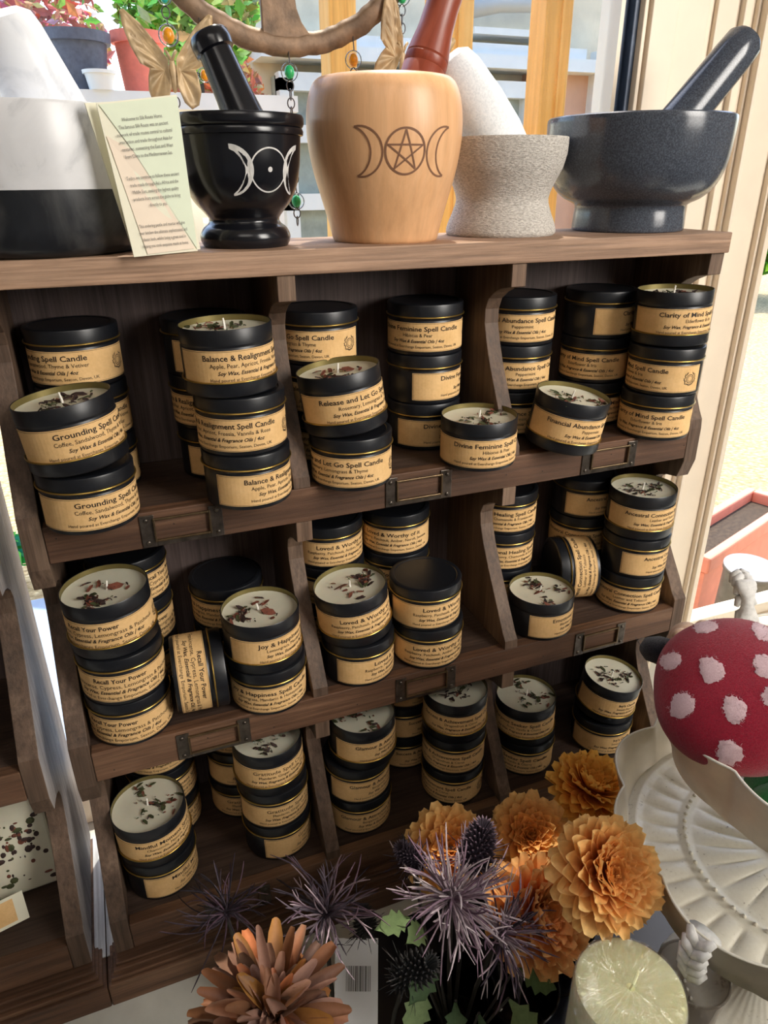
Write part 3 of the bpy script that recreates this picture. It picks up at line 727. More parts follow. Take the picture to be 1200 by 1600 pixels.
# ------------------------------------------------------------------ mortars and pestles on top
def profile_r(prof, z):
    for (r0, z0), (r1, z1) in zip(prof, prof[1:]):
        if z0 <= z <= z1 and z1 > z0: return r0+(r1-r0)*(z-z0)/(z1-z0)
    return prof[-1][0]
def smooth_prof(p, n=6):
    out = []
    for i in range(len(p)-1):
        p0 = p[max(i-1, 0)]; p1 = p[i]; p2 = p[i+1]; p3 = p[min(i+2, len(p)-1)]
        for k in range(n):
            t = k/n
            out.append(tuple(.5*(2*p1[j]+(p2[j]-p0[j])*t+(2*p0[j]-5*p1[j]+4*p2[j]-p3[j])*t*t+(3*p1[j]-p0[j]-3*p2[j]+p3[j])*t**3) for j in (0, 1)))
    return out+[p[-1]]
def mortar(name, x, y, outer, inner, mat, label, wob=None, smooth=2, mats=None):
    t = thing(name, (x, y, ZT+.0002), label, 'mortar')
    return t
def flat_ring(cx, cy, ra, rb, n=48, sx=1):
    pts = [(cx+sx*r_*cos(2*pi*k/n), cy+r_*sin(2*pi*k/n)) for k in range(n) for r_ in (ra, rb)]
    return pts, [(2*k, (2*k+2) % (2*n), (2*k+3) % (2*n), 2*k+1) for k in range(n)]
def crescent(cx, cy, ro, off, ri, side, n=20):
    """crescent bulging to side (+1 right, -1 left); outer arc radius ro, inner arc radius ri with centre shifted"""
    o = []; 
    a0 = math.acos(max(-1, min(1, (off*off+ro*ro-ri*ri)/(2*off*ro)))) if off else R_(120)
    for k in range(n+1):
        a = -(pi-a0)+2*(pi-a0)*k/n; o.append((cx+side*ro*cos(a), cy+ro*sin(a)))
    x0, y0 = o[-1]; bb = atan2(y0-cy, side*(x0-cx)+off)
    i_ = [(cx+side*(-off+ri*cos(bb-2*bb*k/n)), cy+ri*sin(bb-2*bb*k/n)) for k in range(n+1)]
    return o, i_
def strip(a, b):
    n = len(a); return list(a)+list(b), [(k, k+1, n+k+1, n+k) for k in range(n-1)]
def line_strip(pts, w_):
    l = []; r = []
    for i, p in enumerate(pts):
        q0 = Vector(pts[max(i-1, 0)]); q1 = Vector(pts[min(i+1, len(pts)-1)]); d = (q1-q0).normalized(); n_ = Vector((-d.y, d.x))*w_/2
        l.append(tuple(Vector(p)+n_)); r.append(tuple(Vector(p)-n_))
    return strip(l, r)
def sub(pts, n=8):
    out = []
    for p, q in zip(pts, pts[1:]): out += [(p[0]+(q[0]-p[0])*k/n, p[1]+(q[1]-p[1])*k/n) for k in range(n)]
    return out+[pts[-1]]
def on_body(g, vf, prof, a0, zc, eps=.0004, k=1.0):
    v, f = vf; out = []
    for s_, h in v:
        z = zc+h*k; r = profile_r(prof, z)+eps; r0 = profile_r(prof, zc); a = a0+s_*k/r0
        out.append((r*sin(a), -r*cos(a), z))
    g.add(out, f)
# black soapstone mortar
bx, by = .213, .064
bp = smooth_prof([(.0345, 0), (.0368, .004), (.0372, .009), (.0345, .0145), (.0300, .0180), (.0290, .0215), (.0325, .0265), (.0395, .0345), (.0450, .046), (.0482, .060), (.0493, .073), (.0500, .0815)], 5)
t = thing('mortar', (bx, by, ZT), 'black stone goblet mortar painted with white moons', 'mortar', rot=(0, 0, 0))
rim = [(.0500, .0815), (.0520, .0822), (.0524, .0850), (.0516, .0868), (.0508, .0872), (.0520, .0880), (.0530, .0900), (.0532, .0940), (.0522, .0962), (.0500, .0965), (.0450, .0955), (.0420, .085), (.036, .05), (.02, .032), (.0005, .028)]
G().lathe(bp[:-1]+rim, 72).build('bowl', 'black_stone', t, True, autos=True)
fa = atan2(-.575-by, .0912-bx)+pi/2
g = G()
for a_, sd in ((-9.2, 1), (64, -1)):
    o, i_ = crescent(0, 0, .0178, .0085, .0200, sd)
    on_body(g, strip(sub(o, 1), sub(i_, 1)), bp, fa+R_(a_), .057)
on_body(g, flat_ring(0, 0, .0158, .0147), bp, fa+R_(27.5), .057)
on_body(g, (lambda p: ([(0, 0)]+[(.0019*cos(k*pi/8), .0019*sin(k*pi/8)) for k in range(16)], [(0, k+1, (k+1) % 16+1) for k in range(16)]))(0), bp, fa+R_(28), .0575)
g.build('painted_moons', 'white_paint', t)['label'] = 'white painted crescent moons and ring'
def rod(name, p0, p1, prof, mat, label, cat='pestle', seg=40):
    """thing lying along p0 -> p1, prof = [(radius, fraction)]"""
    p0, p1 = Vector(p0), Vector(p1); d = p1-p0; L = d.length
    t = thing(name, p0, label, cat); t.rotation_mode = 'QUATERNION'; t.rotation_quaternion = d.to_track_quat('Z', 'Y')
    G().lathe([(r, z*L) for r, z in prof], seg).build('shaft', mat, t, True, autos=True)
    return t
def capend(r, L, n=6, top=True, k=.55):
    """rounded end profile points near fraction 1 (top)"""
    return [(r*cos(pi/2*i/n)+.00001, 1-(r*k/L)*(1-sin(pi/2*i/n))) for i in range(n+1)]
rod('pestle', (.236, .058, .757), (.201, .088, .861), [(.0001, 0), (.014, .01), (.019, .08), (.0195, .2), (.0165, .45), (.0148, .60), (.0137, .80), (.0132, .875), (.0155, .885), (.0162, .93), (.0160, .975), (.0145, .995), (.0001, 1)], 'black_stone', 'black stone pestle with a collared end, in the black mortar')
# wooden barrel mortar
wx_, wy_ = .341, .070
wp = smooth_prof([(.0455, 0), (.0475, .003), (.0505, .015), (.0560, .034), (.0620, .055), (.0655, .073), (.0668, .088), (.0662, .102), (.0640, .114), (.0600, .1225), (.0560, .1260)], 6)
t = thing('mortar', (wx_, wy_, ZT), 'tall pale wooden barrel mortar engraved with a pentagram and moons', 'mortar')
G().lathe(wp+[(.050, .1268), (.044, .125), (.040, .11), (.034, .06), (.02, .04), (.0005, .036)], 80).build('bowl', 'light_wood', t, True, autos=True)
fa = atan2(-.575-wy_, .0912-wx_)+pi/2; g = G(); a0 = R_(15); zc = .0700
on_body(g, flat_ring(0, 0, .0172, .0156), wp, fa+a0, zc, .0003)
st = [(.0152*sin(2*pi*k*2/5), .0152*cos(2*pi*k*2/5)) for k in range(6)]
for p, q in zip(st, st[1:]): on_body(g, line_strip(sub([p, q], 8), .0013), wp, fa+a0, zc, .0003)
for sd, off in ((1, -.0365), (-1, .0365)):
    o, i_ = crescent(off, 0, .0180, .0100, .0185, sd)
    on_body(g, line_strip(o, .0014), wp, fa+a0, zc, .0003); on_body(g, line_strip(i_, .0014), wp, fa+a0, zc, .0003)
g.build('engraving', 'burnt', t)['label'] = 'burnt line engraving of pentagram and crescents'
rod('pestle', (.350, .066, .768), (.412, .084, .925), [(.0001, 0), (.017, .02), (.0205, .1), (.0195, .3), (.0185, .475), (.0178, .48), (.0186, .487), (.0186, .52), (.0178, .526), (.0184, .532), (.0150, .66), (.0142, .76), (.0148, .86), (.0160, .90), (.0152, .905), (.0162, .912), (.0162, .93), (.0153, .935), (.0160, .945), (.0150, .99), (.0001, 1)], 'red_wood', 'turned red brown wooden pestle in the wooden mortar')
# rough pale granite mortar
px_, py_ = .470, .088
t = thing('mortar', (px_, py_, ZT), 'small rough pale grey granite mortar with a waisted foot', 'mortar')
pp = smooth_prof([(.0515, 0), (.0535, .003), (.0520, .010), (.0470, .0225), (.0445, .0305), (.0455, .0375), (.0500, .0480), (.0550, .058), (.0582, .070), (.0590, .0835)], 5)
G().lathe(pp+[(.0585, .0845), (.0535, .0845), (.0500, .076), (.038, .042), (.02, .032), (.0005, .030)], 96, wob=lambda a, z: .0022*sin(z*2100)+.002*sin(a*31+z*900)).build('bowl', 'pale_granite', t, True, autos=True)
rod('pestle', (.487, .084, .757), (.417, .112, .858), [(.0001, 0), (.018, .02), (.0235, .15), (.0265, .35), (.0265, .6), (.0240, .85), (.0205, .95), (.013, .99), (.0001, 1)], 'pale_stone', 'thick smooth white stone pestle in the pale granite mortar')
# dark granite mortar
gx_, gy_ = .621, .086
t = thing('mortar', (gx_, gy_, ZT), 'wide polished dark grey granite mortar at the right end', 'mortar')
gp = smooth_prof([(.0550, 0), (.0565, .002), (.0562, .012), (.0555, .0225), (.0580, .0260), (.0680, .0310), (.0780, .0400), (.0845, .0520), (.0880, .0660), (.0900, .0860), (.0905, .1000)], 5)
G().lathe(gp+[(.0900, .1030), (.0885, .1042), (.0820, .1042), (.0790, .098), (.074, .07), (.058, .042), (.03, .030), (.0005, .028)], 96).build('bowl', 'granite', t, True, autos=True)
rod('pestle', (.628, .094, .757), (.741, .085, .886), [(.0001, 0), (.020, .02), (.0225, .15), (.0210, .45), (.0200, .85), (.0192, .95), (.0150, .985), (.0080, .997), (.0001, 1)], 'granite', 'smooth dark granite pestle leaning right in the wide dark mortar')
# white and black marble mortar
mx_, my_ = .056, .083
t = thing('mortar', (mx_, my_, ZT), 'two-tone marble mortar, grey white above and black below', 'mortar')
G().lathe([(.068, 0), (.073, .002), (.0765, .007), (.0790, .020), (.0800, .0450)], 96).build('base', 'black_marble', t, True, autos=True)
G().lathe([(.0800, .0451), (.0805, .070), (.0805, .0975), (.0795, .0995), (.0740, .0995), (.070, .095), (.066, .07), (.05, .046), (.0005, .0455)], 96).build('bowl', 'white_marble', t, True, autos=True)
rod('pestle', (.090, .082, .768), (.056, .074, .866), [(.0001, 0), (.024, .02), (.030, .2), (.0270, .45), (.0225, .85), (.0200, .94), (.0130, .985), (.0001, 1)], 'white_marble2', 'tapered white marble pestle in the two-tone marble mortar')

# folded booklet leaning on the marble mortar
def booklet():
    t = thing('booklet', (.118, -.004, ZT+.0004), 'folded cream leaflet with printed text leaning on the marble mortar', 'leaflet')
    o = Vector((.118, -.004, ZT+.0004))
    TL, TR, BR, BL = [Vector(p)-o for p in ((.1085, -.001, .8045), (.1640, .020, .8130), (.1665, .020, .7085), (.118, -.004, .7079))]
    def sheet(TL, TR, BR, BL, name, par, th=.0007, n=10, curl=.0):
        v = []; f = []; nrm = (TR-TL).cross(BL-TL).normalized()
        for s_ in (0, 1):
            for j in range(n+1):
                for i in range(n+1):
                    u_, v_ = i/n, j/n; p = (TL*(1-u_)+TR*u_)*(1-v_)+(BL*(1-u_)+BR*u_)*v_
                    v.append(p+nrm*(th*s_+curl*sin(pi*u_)*(.4+v_*.6)))
        m = (n+1)**2
        for j in range(n):
            for i in range(n):
                a = j*(n+1)+i; q = (a, a+1, a+n+2, a+n+1); f += [q, tuple(x+m for x in reversed(q))]
        for i in range(n):
            f += [(i, i+m, i+1+m, i+1), (n*(n+1)+i, n*(n+1)+i+1, n*(n+1)+i+1+m, n*(n+1)+i+m)]
            a = i*(n+1); f += [(a, a+n+1, a+n+1+m, a+m)]; a += n; f += [(a, a+m, a+n+1+m, a+n+1)]
        return G().add(v, f).build(name, 'paper', par)
    fr = sheet(TL, TR, BR, BL, 'front_leaf', t)
    sheet(TL+Vector((-.007, .005, .0004)), TR+Vector((-.004, .020, -.001)), BR+Vector((.004, .014, .0)), BL+Vector((.001, .012, 0)), 'back_leaf', t)
    ex = (TR-TL).normalized(); ey = (TL-BL).normalized(); nn = ex.cross(ey).normalized()
    if nn.y > 0: nn = -nn
    def at(u_, v_, e): return (TL*(1-u_)+TR*u_)*(1-v_)+(BL*(1-u_)+BR*u_)*v_+nn*e
    def poly(pts, mat, e):
        g = G(); g.add([at(a, b, e) for a, b in pts], [tuple(range(len(pts)))]); return g.build('printed_tint', mat, fr)
    # sheet normal may face either way: front print sits just proud on the viewer's side
    E = .00085
    poly([(.02, .01), (.99, .01), (.99, .99), (.30, .30)], 'paper_green', E); poly([(.02, .2), (.3, .305), (.95, .98), (.2, .99)], 'paper_pink', E)
    lines = ['Welcome to Silk Route Home.', 'The famous Silk Route was an ancient', 'network of trade routes central to cultural', 'interaction and trade throughout Asia for', 'centuries, connecting the East and West', 'from China to the Mediterranean Sea.', '', '',
             'Today, we continue to follow these ancient', 'trade roads through Asia, Africa and the', 'Middle East, seeking the highest quality', 'products from across the globe to bring', 'directly to you.', '', '',
             'This enduring pestle and mortar will give', 'your kitchen the ultimate sophisticated and', 'classic look, whilst being a great tool in', 'helping you cook exquisite meals at home.']
    g = G(); Wd = (TR-TL).length; Hh = (TL-BL).length
    for i, s_ in enumerate(lines):
        if not s_: continue
        v, f = text_geo(s_, .0031, 0)
        vc = .125+i*.0455
        g.add([at(.50+a/Wd*.80, vc-b/Hh, E+.0009) for a, b in v], f)
    g.build('printed_text', 'ink_grey', fr)
booklet()

# ------------------------------------------------------------------ hanging metal tree ring with bead chains
def hanging():
    t = thing('tree_of_life_chime', (.283, .165, 1.006), 'round bronze tree hanging with bead strings and metal butterflies in the window', 'wind chime')
    Rr = .147
    prof = []
    g = G(); n = 220; hw, th = .0092, .004
    v = []; f = []
    for k in range(n):
        a = 2*pi*k/n
        for rr, yy in ((Rr, -th*.4), (Rr-hw*.5, -th), (Rr-hw*1.5, -th), (Rr-hw*2, -th*.3), (Rr-hw*2, th*.5), (Rr, th*.5)):
            q = rr+.0004*sin(a*23)+.0003*sin(a*41)+.0003*sin(a*67); v.append((q*cos(a), yy, q*sin(a)))
    for k in range(n):
        for j in range(6): f.append((k*6+j, k*6+(j+1) % 6, ((k+1) % n)*6+(j+1) % 6, ((k+1) % n)*6+j))
    G().add(v, f).build('ring', 'bronze', t, True)
    o = [(-.0175, -.134), (-.0175, -.060), (-.03, 0), (-.06, .05), (-.045, .06), (-.012, .02), (-.004, .09), (.006, .09), (.012, .02), (.05, .06), (.06, .048), (.025, 0), (.014, -.06), (.0135, -.098), (.0150, -.110), (.0190, -.120), (.0250, -.1275), (.0330, -.1315), (.022, -.1370), (-.008, -.1380)]
    G().prism([(a-.004, b) for a, b in o], 'y', -.003, .002).build('tree', 'bronze', t, bevel=.0012)
    for a in (60, 85, 110, 140, 40):
        G().tube([(.02*cos(R_(a)), 0, .02), (.07*cos(R_(a)), -.001, .07*sin(R_(a))+.01), (.134*cos(R_(a)), 0, .134*sin(R_(a)))], [.006, .004, .003], 6).build('branch', 'bronze', t, True)
    G().tube([(0, 0, Rr), (0, .0, .6), (0, .02, .74)], .0006, 5).build('thread', 'wire', t)
    def link(par, c, s_=.0040, rot=0):
        pts = [(c[0]+s_*.75*cos(q)*cos(rot), c[1]+s_*.75*cos(q)*sin(rot), c[2]+s_*sin(q)) for q in [2*pi*k/14 for k in range(14)]]
        return G().tube(pts, .0006, 5, closed=True).build('chain_link', 'wire', par, True)
    def bead(par, c, col, r=.0072):
        b = G().sphere(c, r, 20, 14).build('glass_bead', 'bead_glass', par, True); b['label'] = 'clear crackle bead with a coloured core'
        G().sphere(c, r*.74, 12, 8, sc=(.8, .8, 1.0)).build('bead_core', col, b, True)
    def butterfly(par, c, s_=1.0, tilt=0):
        m = Matrix.Rotation(tilt, 3, 'Y')
        up = [(.004, .008), (.012, .019), (.026, .036), (.0400, .0470), (.0440, .0460), (.0432, .034), (.0385, .018), (.031, .003), (.0225, -.001), (.0245, -.008), (.0260, -.020), (.0225, -.032), (.0150, -.036), (.008, -.030), (.003, -.016)]
        up = [(p[0]+(q[0]-p[0])*k/3, p[1]+(q[1]-p[1])*k/3) for p, q in zip(up, up[1:]+up[:1]) for k in range(3)]
        def lobe(sd):
            v = []; f = []; nn_ = len(up); K = 9
            for lay in (0, 1):
                for j in range(K+1):
                    r_ = j/K
                    for a, b in up:
                        x = (.008+(a-.008)*r_)*sd; z = -.002+(b+.002)*r_
                        rid = .0019*sin((b*.9-a*.25)*r_*900 if b > 0 else atan2(b-.002, a)*11)*min(1, r_*1.6)*(1 if r_ < .99 else .2)
                        p = m @ Vector((x*s_, (-.004*r_+rid+lay*.0006)*s_, z*s_)); v.append(p+Vector(c))
            L = (K+1)*nn_
            for lay in (0, 1):
                for j in range(K):
                    for k in range(nn_):
                        k2 = (k+1) % nn_; f.append((lay*L+j*nn_+k, lay*L+j*nn_+k2, lay*L+(j+1)*nn_+k2, lay*L+(j+1)*nn_+k))
            for k in range(nn_): f.append((K*nn_+k, K*nn_+(k+1) % nn_, L+K*nn_+(k+1) % nn_, L+K*nn_+k))
            return G().add(v, f).build('wing', 'bronze_light', par, True)
        b = thing_part('butterfly', par)
        w1 = lobe(1); w2 = lobe(-1); w1.parent = b; w2.parent = b
        g = G().sphere((c[0], c[1]-.001, c[2]-.006*s_), .0052*s_, 12, 10, sc=(.8, .45, 3.0))
        for sd in (-1, 1): g.tube([(c[0], c[1]-.001, c[2]+.006*s_), (c[0]+sd*.003*s_, c[1]-.001, c[2]+.012*s_), (c[0]+sd*.0055*s_, c[1]-.001, c[2]+.0155*s_)], .0016*s_, 6)
        g.build('body', 'bronze_light', b, True)
    def thing_part(name, par):
        o = D.objects.new(name, None); COL.objects.link(o); o.parent = par; return o
    def strand(x, z0, seq):
        s_ = thing_part('bead_string', t); z = z0
        for it in seq:
            k = it[0]
            if k == 'w': G().tube([(x, -.003, z), (x+.0005, -.004, z-it[1])], .0006, 5).build('wire', 'wire', s_); z -= it[1]
            elif k == 'l':
                for j in range(it[1]): link(s_, (x, -.003, z-.0038), .0044, (j % 2)*1.1); z -= .0070
            elif k == 'b': bead(s_, (x, -.003, z-.007), it[1], it[2] if len(it) > 2 else .0072); z -= .014
            elif k == 'f': butterfly(s_, (x, -.004, z-.020*it[1]), it[1], it[2] if len(it) > 2 else 0); z -= .045*it[1]
    strand(-.103, -.102, [('b', 'bead_teal', .006), ('l', 1), ('w', .006), ('b', 'bead_orange', .0085), ('f', .86), ('l', 2), ('b', 'bead_green')])
    strand(-.076, -.119, [('w', .010), ('b', 'bead_green', .006), ('l', 2), ('b', 'bead_orange', .006)])
    strand(.001, -.138, [('w', .014), ('b', 'bead_green', .0078), ('l', 5), ('b', 'bead_orange', .0065), ('l', 5), ('w', .01), ('b', 'bead_green', .0078), ('l', 2)])
    strand(.063, -.126, [('w', .014), ('b', 'bead_orange', .0078), ('l', 4)])
    strand(.112, -.088, [('b', 'bead_green', .0078), ('l', 3), ('w', .004), ('f', .9, .5)])
hanging()

# ------------------------------------------------------------------ wax slabs in the left unit
def slab(loc, rot, w_, h_, label, seed, hole=False):
    t = thing('wax_slab', loc, label, 'wax melt', rot=rot); rnd = random.Random(seed)
    G().box(-w_/2, w_/2, -.004, .004, 0, h_).build('slab', 'wax', t, bevel=.003)
    g = G()
    for i in range(90):
        s = rnd.uniform(.001, .0042); c = (rnd.gauss(.004, w_*.2), -.0042, h_*.5+rnd.gauss(0, h_*.17)); g.sphere(c, s, 6, 4, rnd.choice((0, 1, 1, 2)), (rnd.uniform(.4, 1.3), .25, rnd.uniform(.4, 1.2)))
    g.build('pressed_petals', None, t, False, ['petal_red', 'petal_dark', 'herb'])
slab((-.088, .035, Z3+.006), (R_(-8), 0, R_(4)), .085, .115, 'cream wax slab pressed with dark petals, standing in the left edge unit', 3)
slab((-.135, .075, Z3+.004), (R_(-8), 0, 0), .085, .13, 'second cream wax slab behind the first in the left edge unit', 4)
t = thing('small_box', (-.098, .0, Z3+.0005), 'small white edged kraft card lying below the wax slab at the left', 'card', rot=(R_(-35), 0, R_(14)))
G().box(-.03, .022, 0, .0012, 0, .028).build('card', 'paper', t); G().box(-.026, .012, -.0004, 0, .003, .025).build('print', 'kraft', t)

# ------------------------------------------------------------------ tray, glassware, pillar candle
tag(G().box(.215, .86, -.452, -.085, .0003, .006).build('serving_tray', 'navy', None, bevel=.002), 'dark navy tray under the flowers and candles', 'tray')
t = thing('pillar_candle', (.362, -.3455, .0265), 'fat pale yellow pillar candle in clear wrap', 'candle')
# lies slightly back, wide slanted top
pz = .2135
G().lathe([(.034, 0), (.0382, .003), (.0387, .012), (.0387, pz-.006), (.0375, pz-.0015), (.0350, pz), (.012, pz-.0012), (.0001, pz-.002)], 72).build('wax_body', 'candle', t, True, autos=True)
G().tube([(0, 0, pz-.003), (.002, 0, pz+.003), (.007, .003, pz+.0055), (.011, .006, pz+.003)], .0011, 6).build('wick', 'candle', t)
def wrap_film():
    g = G(); n = 72; v = []; f = []; rnd = random.Random(2)
    rings = [(.0393, .01), (.0393, pz-.006), (.0384, pz-.0005), (.0355, pz+.0012), (.027, pz+.0012), (.016, pz+.001), (.003, pz+.0006)]
    for j, (r, z) in enumerate(rings):
        for k in range(n):
            a = 2*pi*k/n; amp = (0, .0006, .0014, .0026, .0028, .0014, 0)[j]
            v.append((r*cos(a), r*sin(a), z+amp*sin(a*17+j*1.9)*rnd.uniform(.3, 1)))
    for j in range(len(rings)-1):
        for k in range(n): f.append((j*n+k, j*n+(k+1) % n, (j+1)*n+(k+1) % n, (j+1)*n+k))
    return G().add(v, f).build('clear_wrap', 'film', t, True)
wrap_film()
t0 = thing('candle_plate', (.362, -.3455, .0062), 'dark round plate under the yellow pillar candle', 'plate')
G().lathe([(.038, 0), (.050, .008), (.051, .010), (.048, .0105), (.036, .004), (.0005, .0035)], 56).build('plate', 'navy', t0, True, autos=True)
G().lathe([(.030, .0037), (.030, .0198), (.0001, .0198)], 40).build('pad', 'navy', t0, True, autos=True)
def glass_cup(name, x, y, z, r, h, label, mat='glass_ware', fill=None, foot=0):
    t = thing(name, (x, y, z), label, 'glass')
    th = .0016
    G().lathe([(.0001, 0), (r*.80, 0), (r*.84, .003), (r*.86, h*.45), (r*.93, h*.8), (r*1.04, h*.97), (r*1.05, h), (r*1.03, h+.0008), (r*1.01, h), (r*.9, h*.8), (r*.84-th, h*.45), (r*.80, .005), (.0001, .005)], 56, cap=False).build('glass_wall', mat, t, True)
    G().lathe([(r*1.03+.0012*cos(2*pi*k/8), h+.0012*sin(2*pi*k/8)) for k in range(9)], 56, cap=False).build('rim', 'glass_smoke' if mat != 'glass_ware' else 'glass_ware', t, True)
    if fill: G().lathe([(r*.78, .0055), (r*.80, h*fill), (r*.74, h*fill+.0006), (.0001, h*fill)], 40).build('dark_filling', 'navy', t, True, autos=True)
    return t
glass_cup('tealight_glass', .464, -.3165, .016, .0275, .138, 'clear flared glass with dark bottom beside the yellow candle', 'glass_ware', .30)
tag(G().lathe([(.024, 0), (.031, .006), (.032, .009), (.029, .0095), (.0001, .0045)], 48, (.464, -.3165, .0062)).build('glass_saucer', 'navy', None, True, autos=True), 'dark saucer under the clear flared glass', 'saucer')
glass_cup('flower_glass', .352, -.236, .0062, .034, .075, 'smoky glass holding the lower orange dahlia', 'glass_smoke')
glass_cup('flower_glass', .418, -.196, .0062, .036, .085, 'smoky glass under the largest orange dahlia', 'glass_smoke')
glass_cup('flower_glass', .292, -.222, .0062, .036, .080, 'smoky glass vase under the big purple thistle', 'glass_smoke')

# ------------------------------------------------------------------ dahlias
def lerp(a, b, t): return tuple(x+(y-x)*t for x, y in zip(a, b))
def dahlia(c, axis, r, label, base, seed, tip=(252, 218, 150), mid=(244, 172, 84), core=(216, 112, 44)):
    rnd = random.Random(seed); t = thing('dahlia', base, label, 'flower', 'orange dahlia heads')
    ax = Vector(axis).normalized(); q = ax.to_track_quat('Z', 'Y').to_matrix(); c0 = Vector(c)-Vector(base)
    g = G(); ct, cm, cc = s2l(tip), s2l(mid), s2l(core)
    rings = [(4, 5, .30), (12, 8, .42), (22, 11, .56), (33, 14, .70), (46, 17, .82), (60, 19, .92), (76, 20, .98), (94, 20, 1.0), (112, 18, .98)]
    for ri, (th0, n, lf) in enumerate(rings):
        for k in range(n):
            th = R_(th0+rnd.uniform(-4, 4)); ph = 2*pi*(k+(ri % 2)*.5)/n+rnd.uniform(-.09, .09)
            L = r*lf*rnd.uniform(.93, 1.06); wd = r*(.115+.035*min(ri, 5)/2)*rnd.uniform(.9, 1.1)
            # local frame: petal goes out along d, its inner face looks towards the flower axis
            e1 = Vector((cos(ph), sin(ph), 0)); d = e1*sin(th)+Vector((0, 0, 1))*cos(th); nrm = (Vector((0, 0, 1))*sin(th)-e1*cos(th)); s_ = d.cross(nrm)
            NU, NV = 6, 8; v = []; cl = []; fold = .75-.06*ri+rnd.uniform(-.1, .1); curl = rnd.uniform(.10, .26)
            twist = rnd.uniform(-.18, .18)
            for j in range(NV+1):
                tt = j/NV; ww = wd*(sin(min(1, tt*1.02+.10)**1.0*pi*.80)**.72)*(1 if tt < .87 else .93 if tt < 1 else .52)
                for i in range(NU+1):
                    u_ = (i/NU-.5)*2
                    cup = fold*wd*(u_*u_)*(.6+.5*(1-tt))
                    lon = r*(.05+.0)*(tt**2)*0 + curl*L*(tt-.15)**2*(1 if ri > 3 else -.35)
                    tipb = -wd*.20*max(0, tt-.8)*5*(1-u_*u_)
                    p = d*(L*(.18+.82*tt))+s_*(u_*ww)+nrm*(cup+lon+tipb+twist*ww*u_)
                    v.append(c0+q@p)
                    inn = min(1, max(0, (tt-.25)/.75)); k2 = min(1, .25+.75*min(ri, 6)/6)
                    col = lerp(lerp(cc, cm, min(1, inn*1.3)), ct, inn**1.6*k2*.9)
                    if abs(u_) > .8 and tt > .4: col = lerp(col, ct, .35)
                    cl.append(col)
            f = [(j*(NU+1)+i, j*(NU+1)+i+1, (j+1)*(NU+1)+i+1, (j+1)*(NU+1)+i) for j in range(NV) for i in range(NU)]
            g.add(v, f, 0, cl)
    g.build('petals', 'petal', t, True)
    st = c0-ax*r*.15
    b = G().sphere(c0-(q@Vector((0, 0, r*.10))), r*.22, 12, 8, sc=(1, 1, .8)).build('calyx', 'stem', t, True)
    G().tube([(0, 0, 0), tuple(st*.5+Vector((0, 0, -.01))), tuple(st)], .0028, 8).build('stem', 'stem', t, True)
    return t
dahlia((.313, -.158, .186), (-.1, -.35, 1), .043, 'orange dahlia behind the purple thistle, nearest the middle of the shelf', (.330, -.190, .0075), 11)
dahlia((.402, -.158, .168), (-.25, -.45, .8), .042, 'orange dahlia low at the back between two taller heads', (.410, -.185, .0075), 12)
dahlia((.474, -.150, .193), (.25, -.15, 1), .043, 'topmost orange dahlia beside the white tiered stand', (.440, -.180, .0075), 13, (255, 214, 116), (250, 176, 66))
dahlia((.388, -.276, .262), (.05, -.62, .78), .0450, 'largest orange dahlia facing forward above the yellow candle', (.385, -.215, .0075), 14)
dahlia((.357, -.236, .176), (.30, -.55, .62), .0500, 'lower orange dahlia right of the purple thistle', (.355, -.230, .0075), 15, (250, 206, 140), (242, 156, 80), (206, 96, 46))

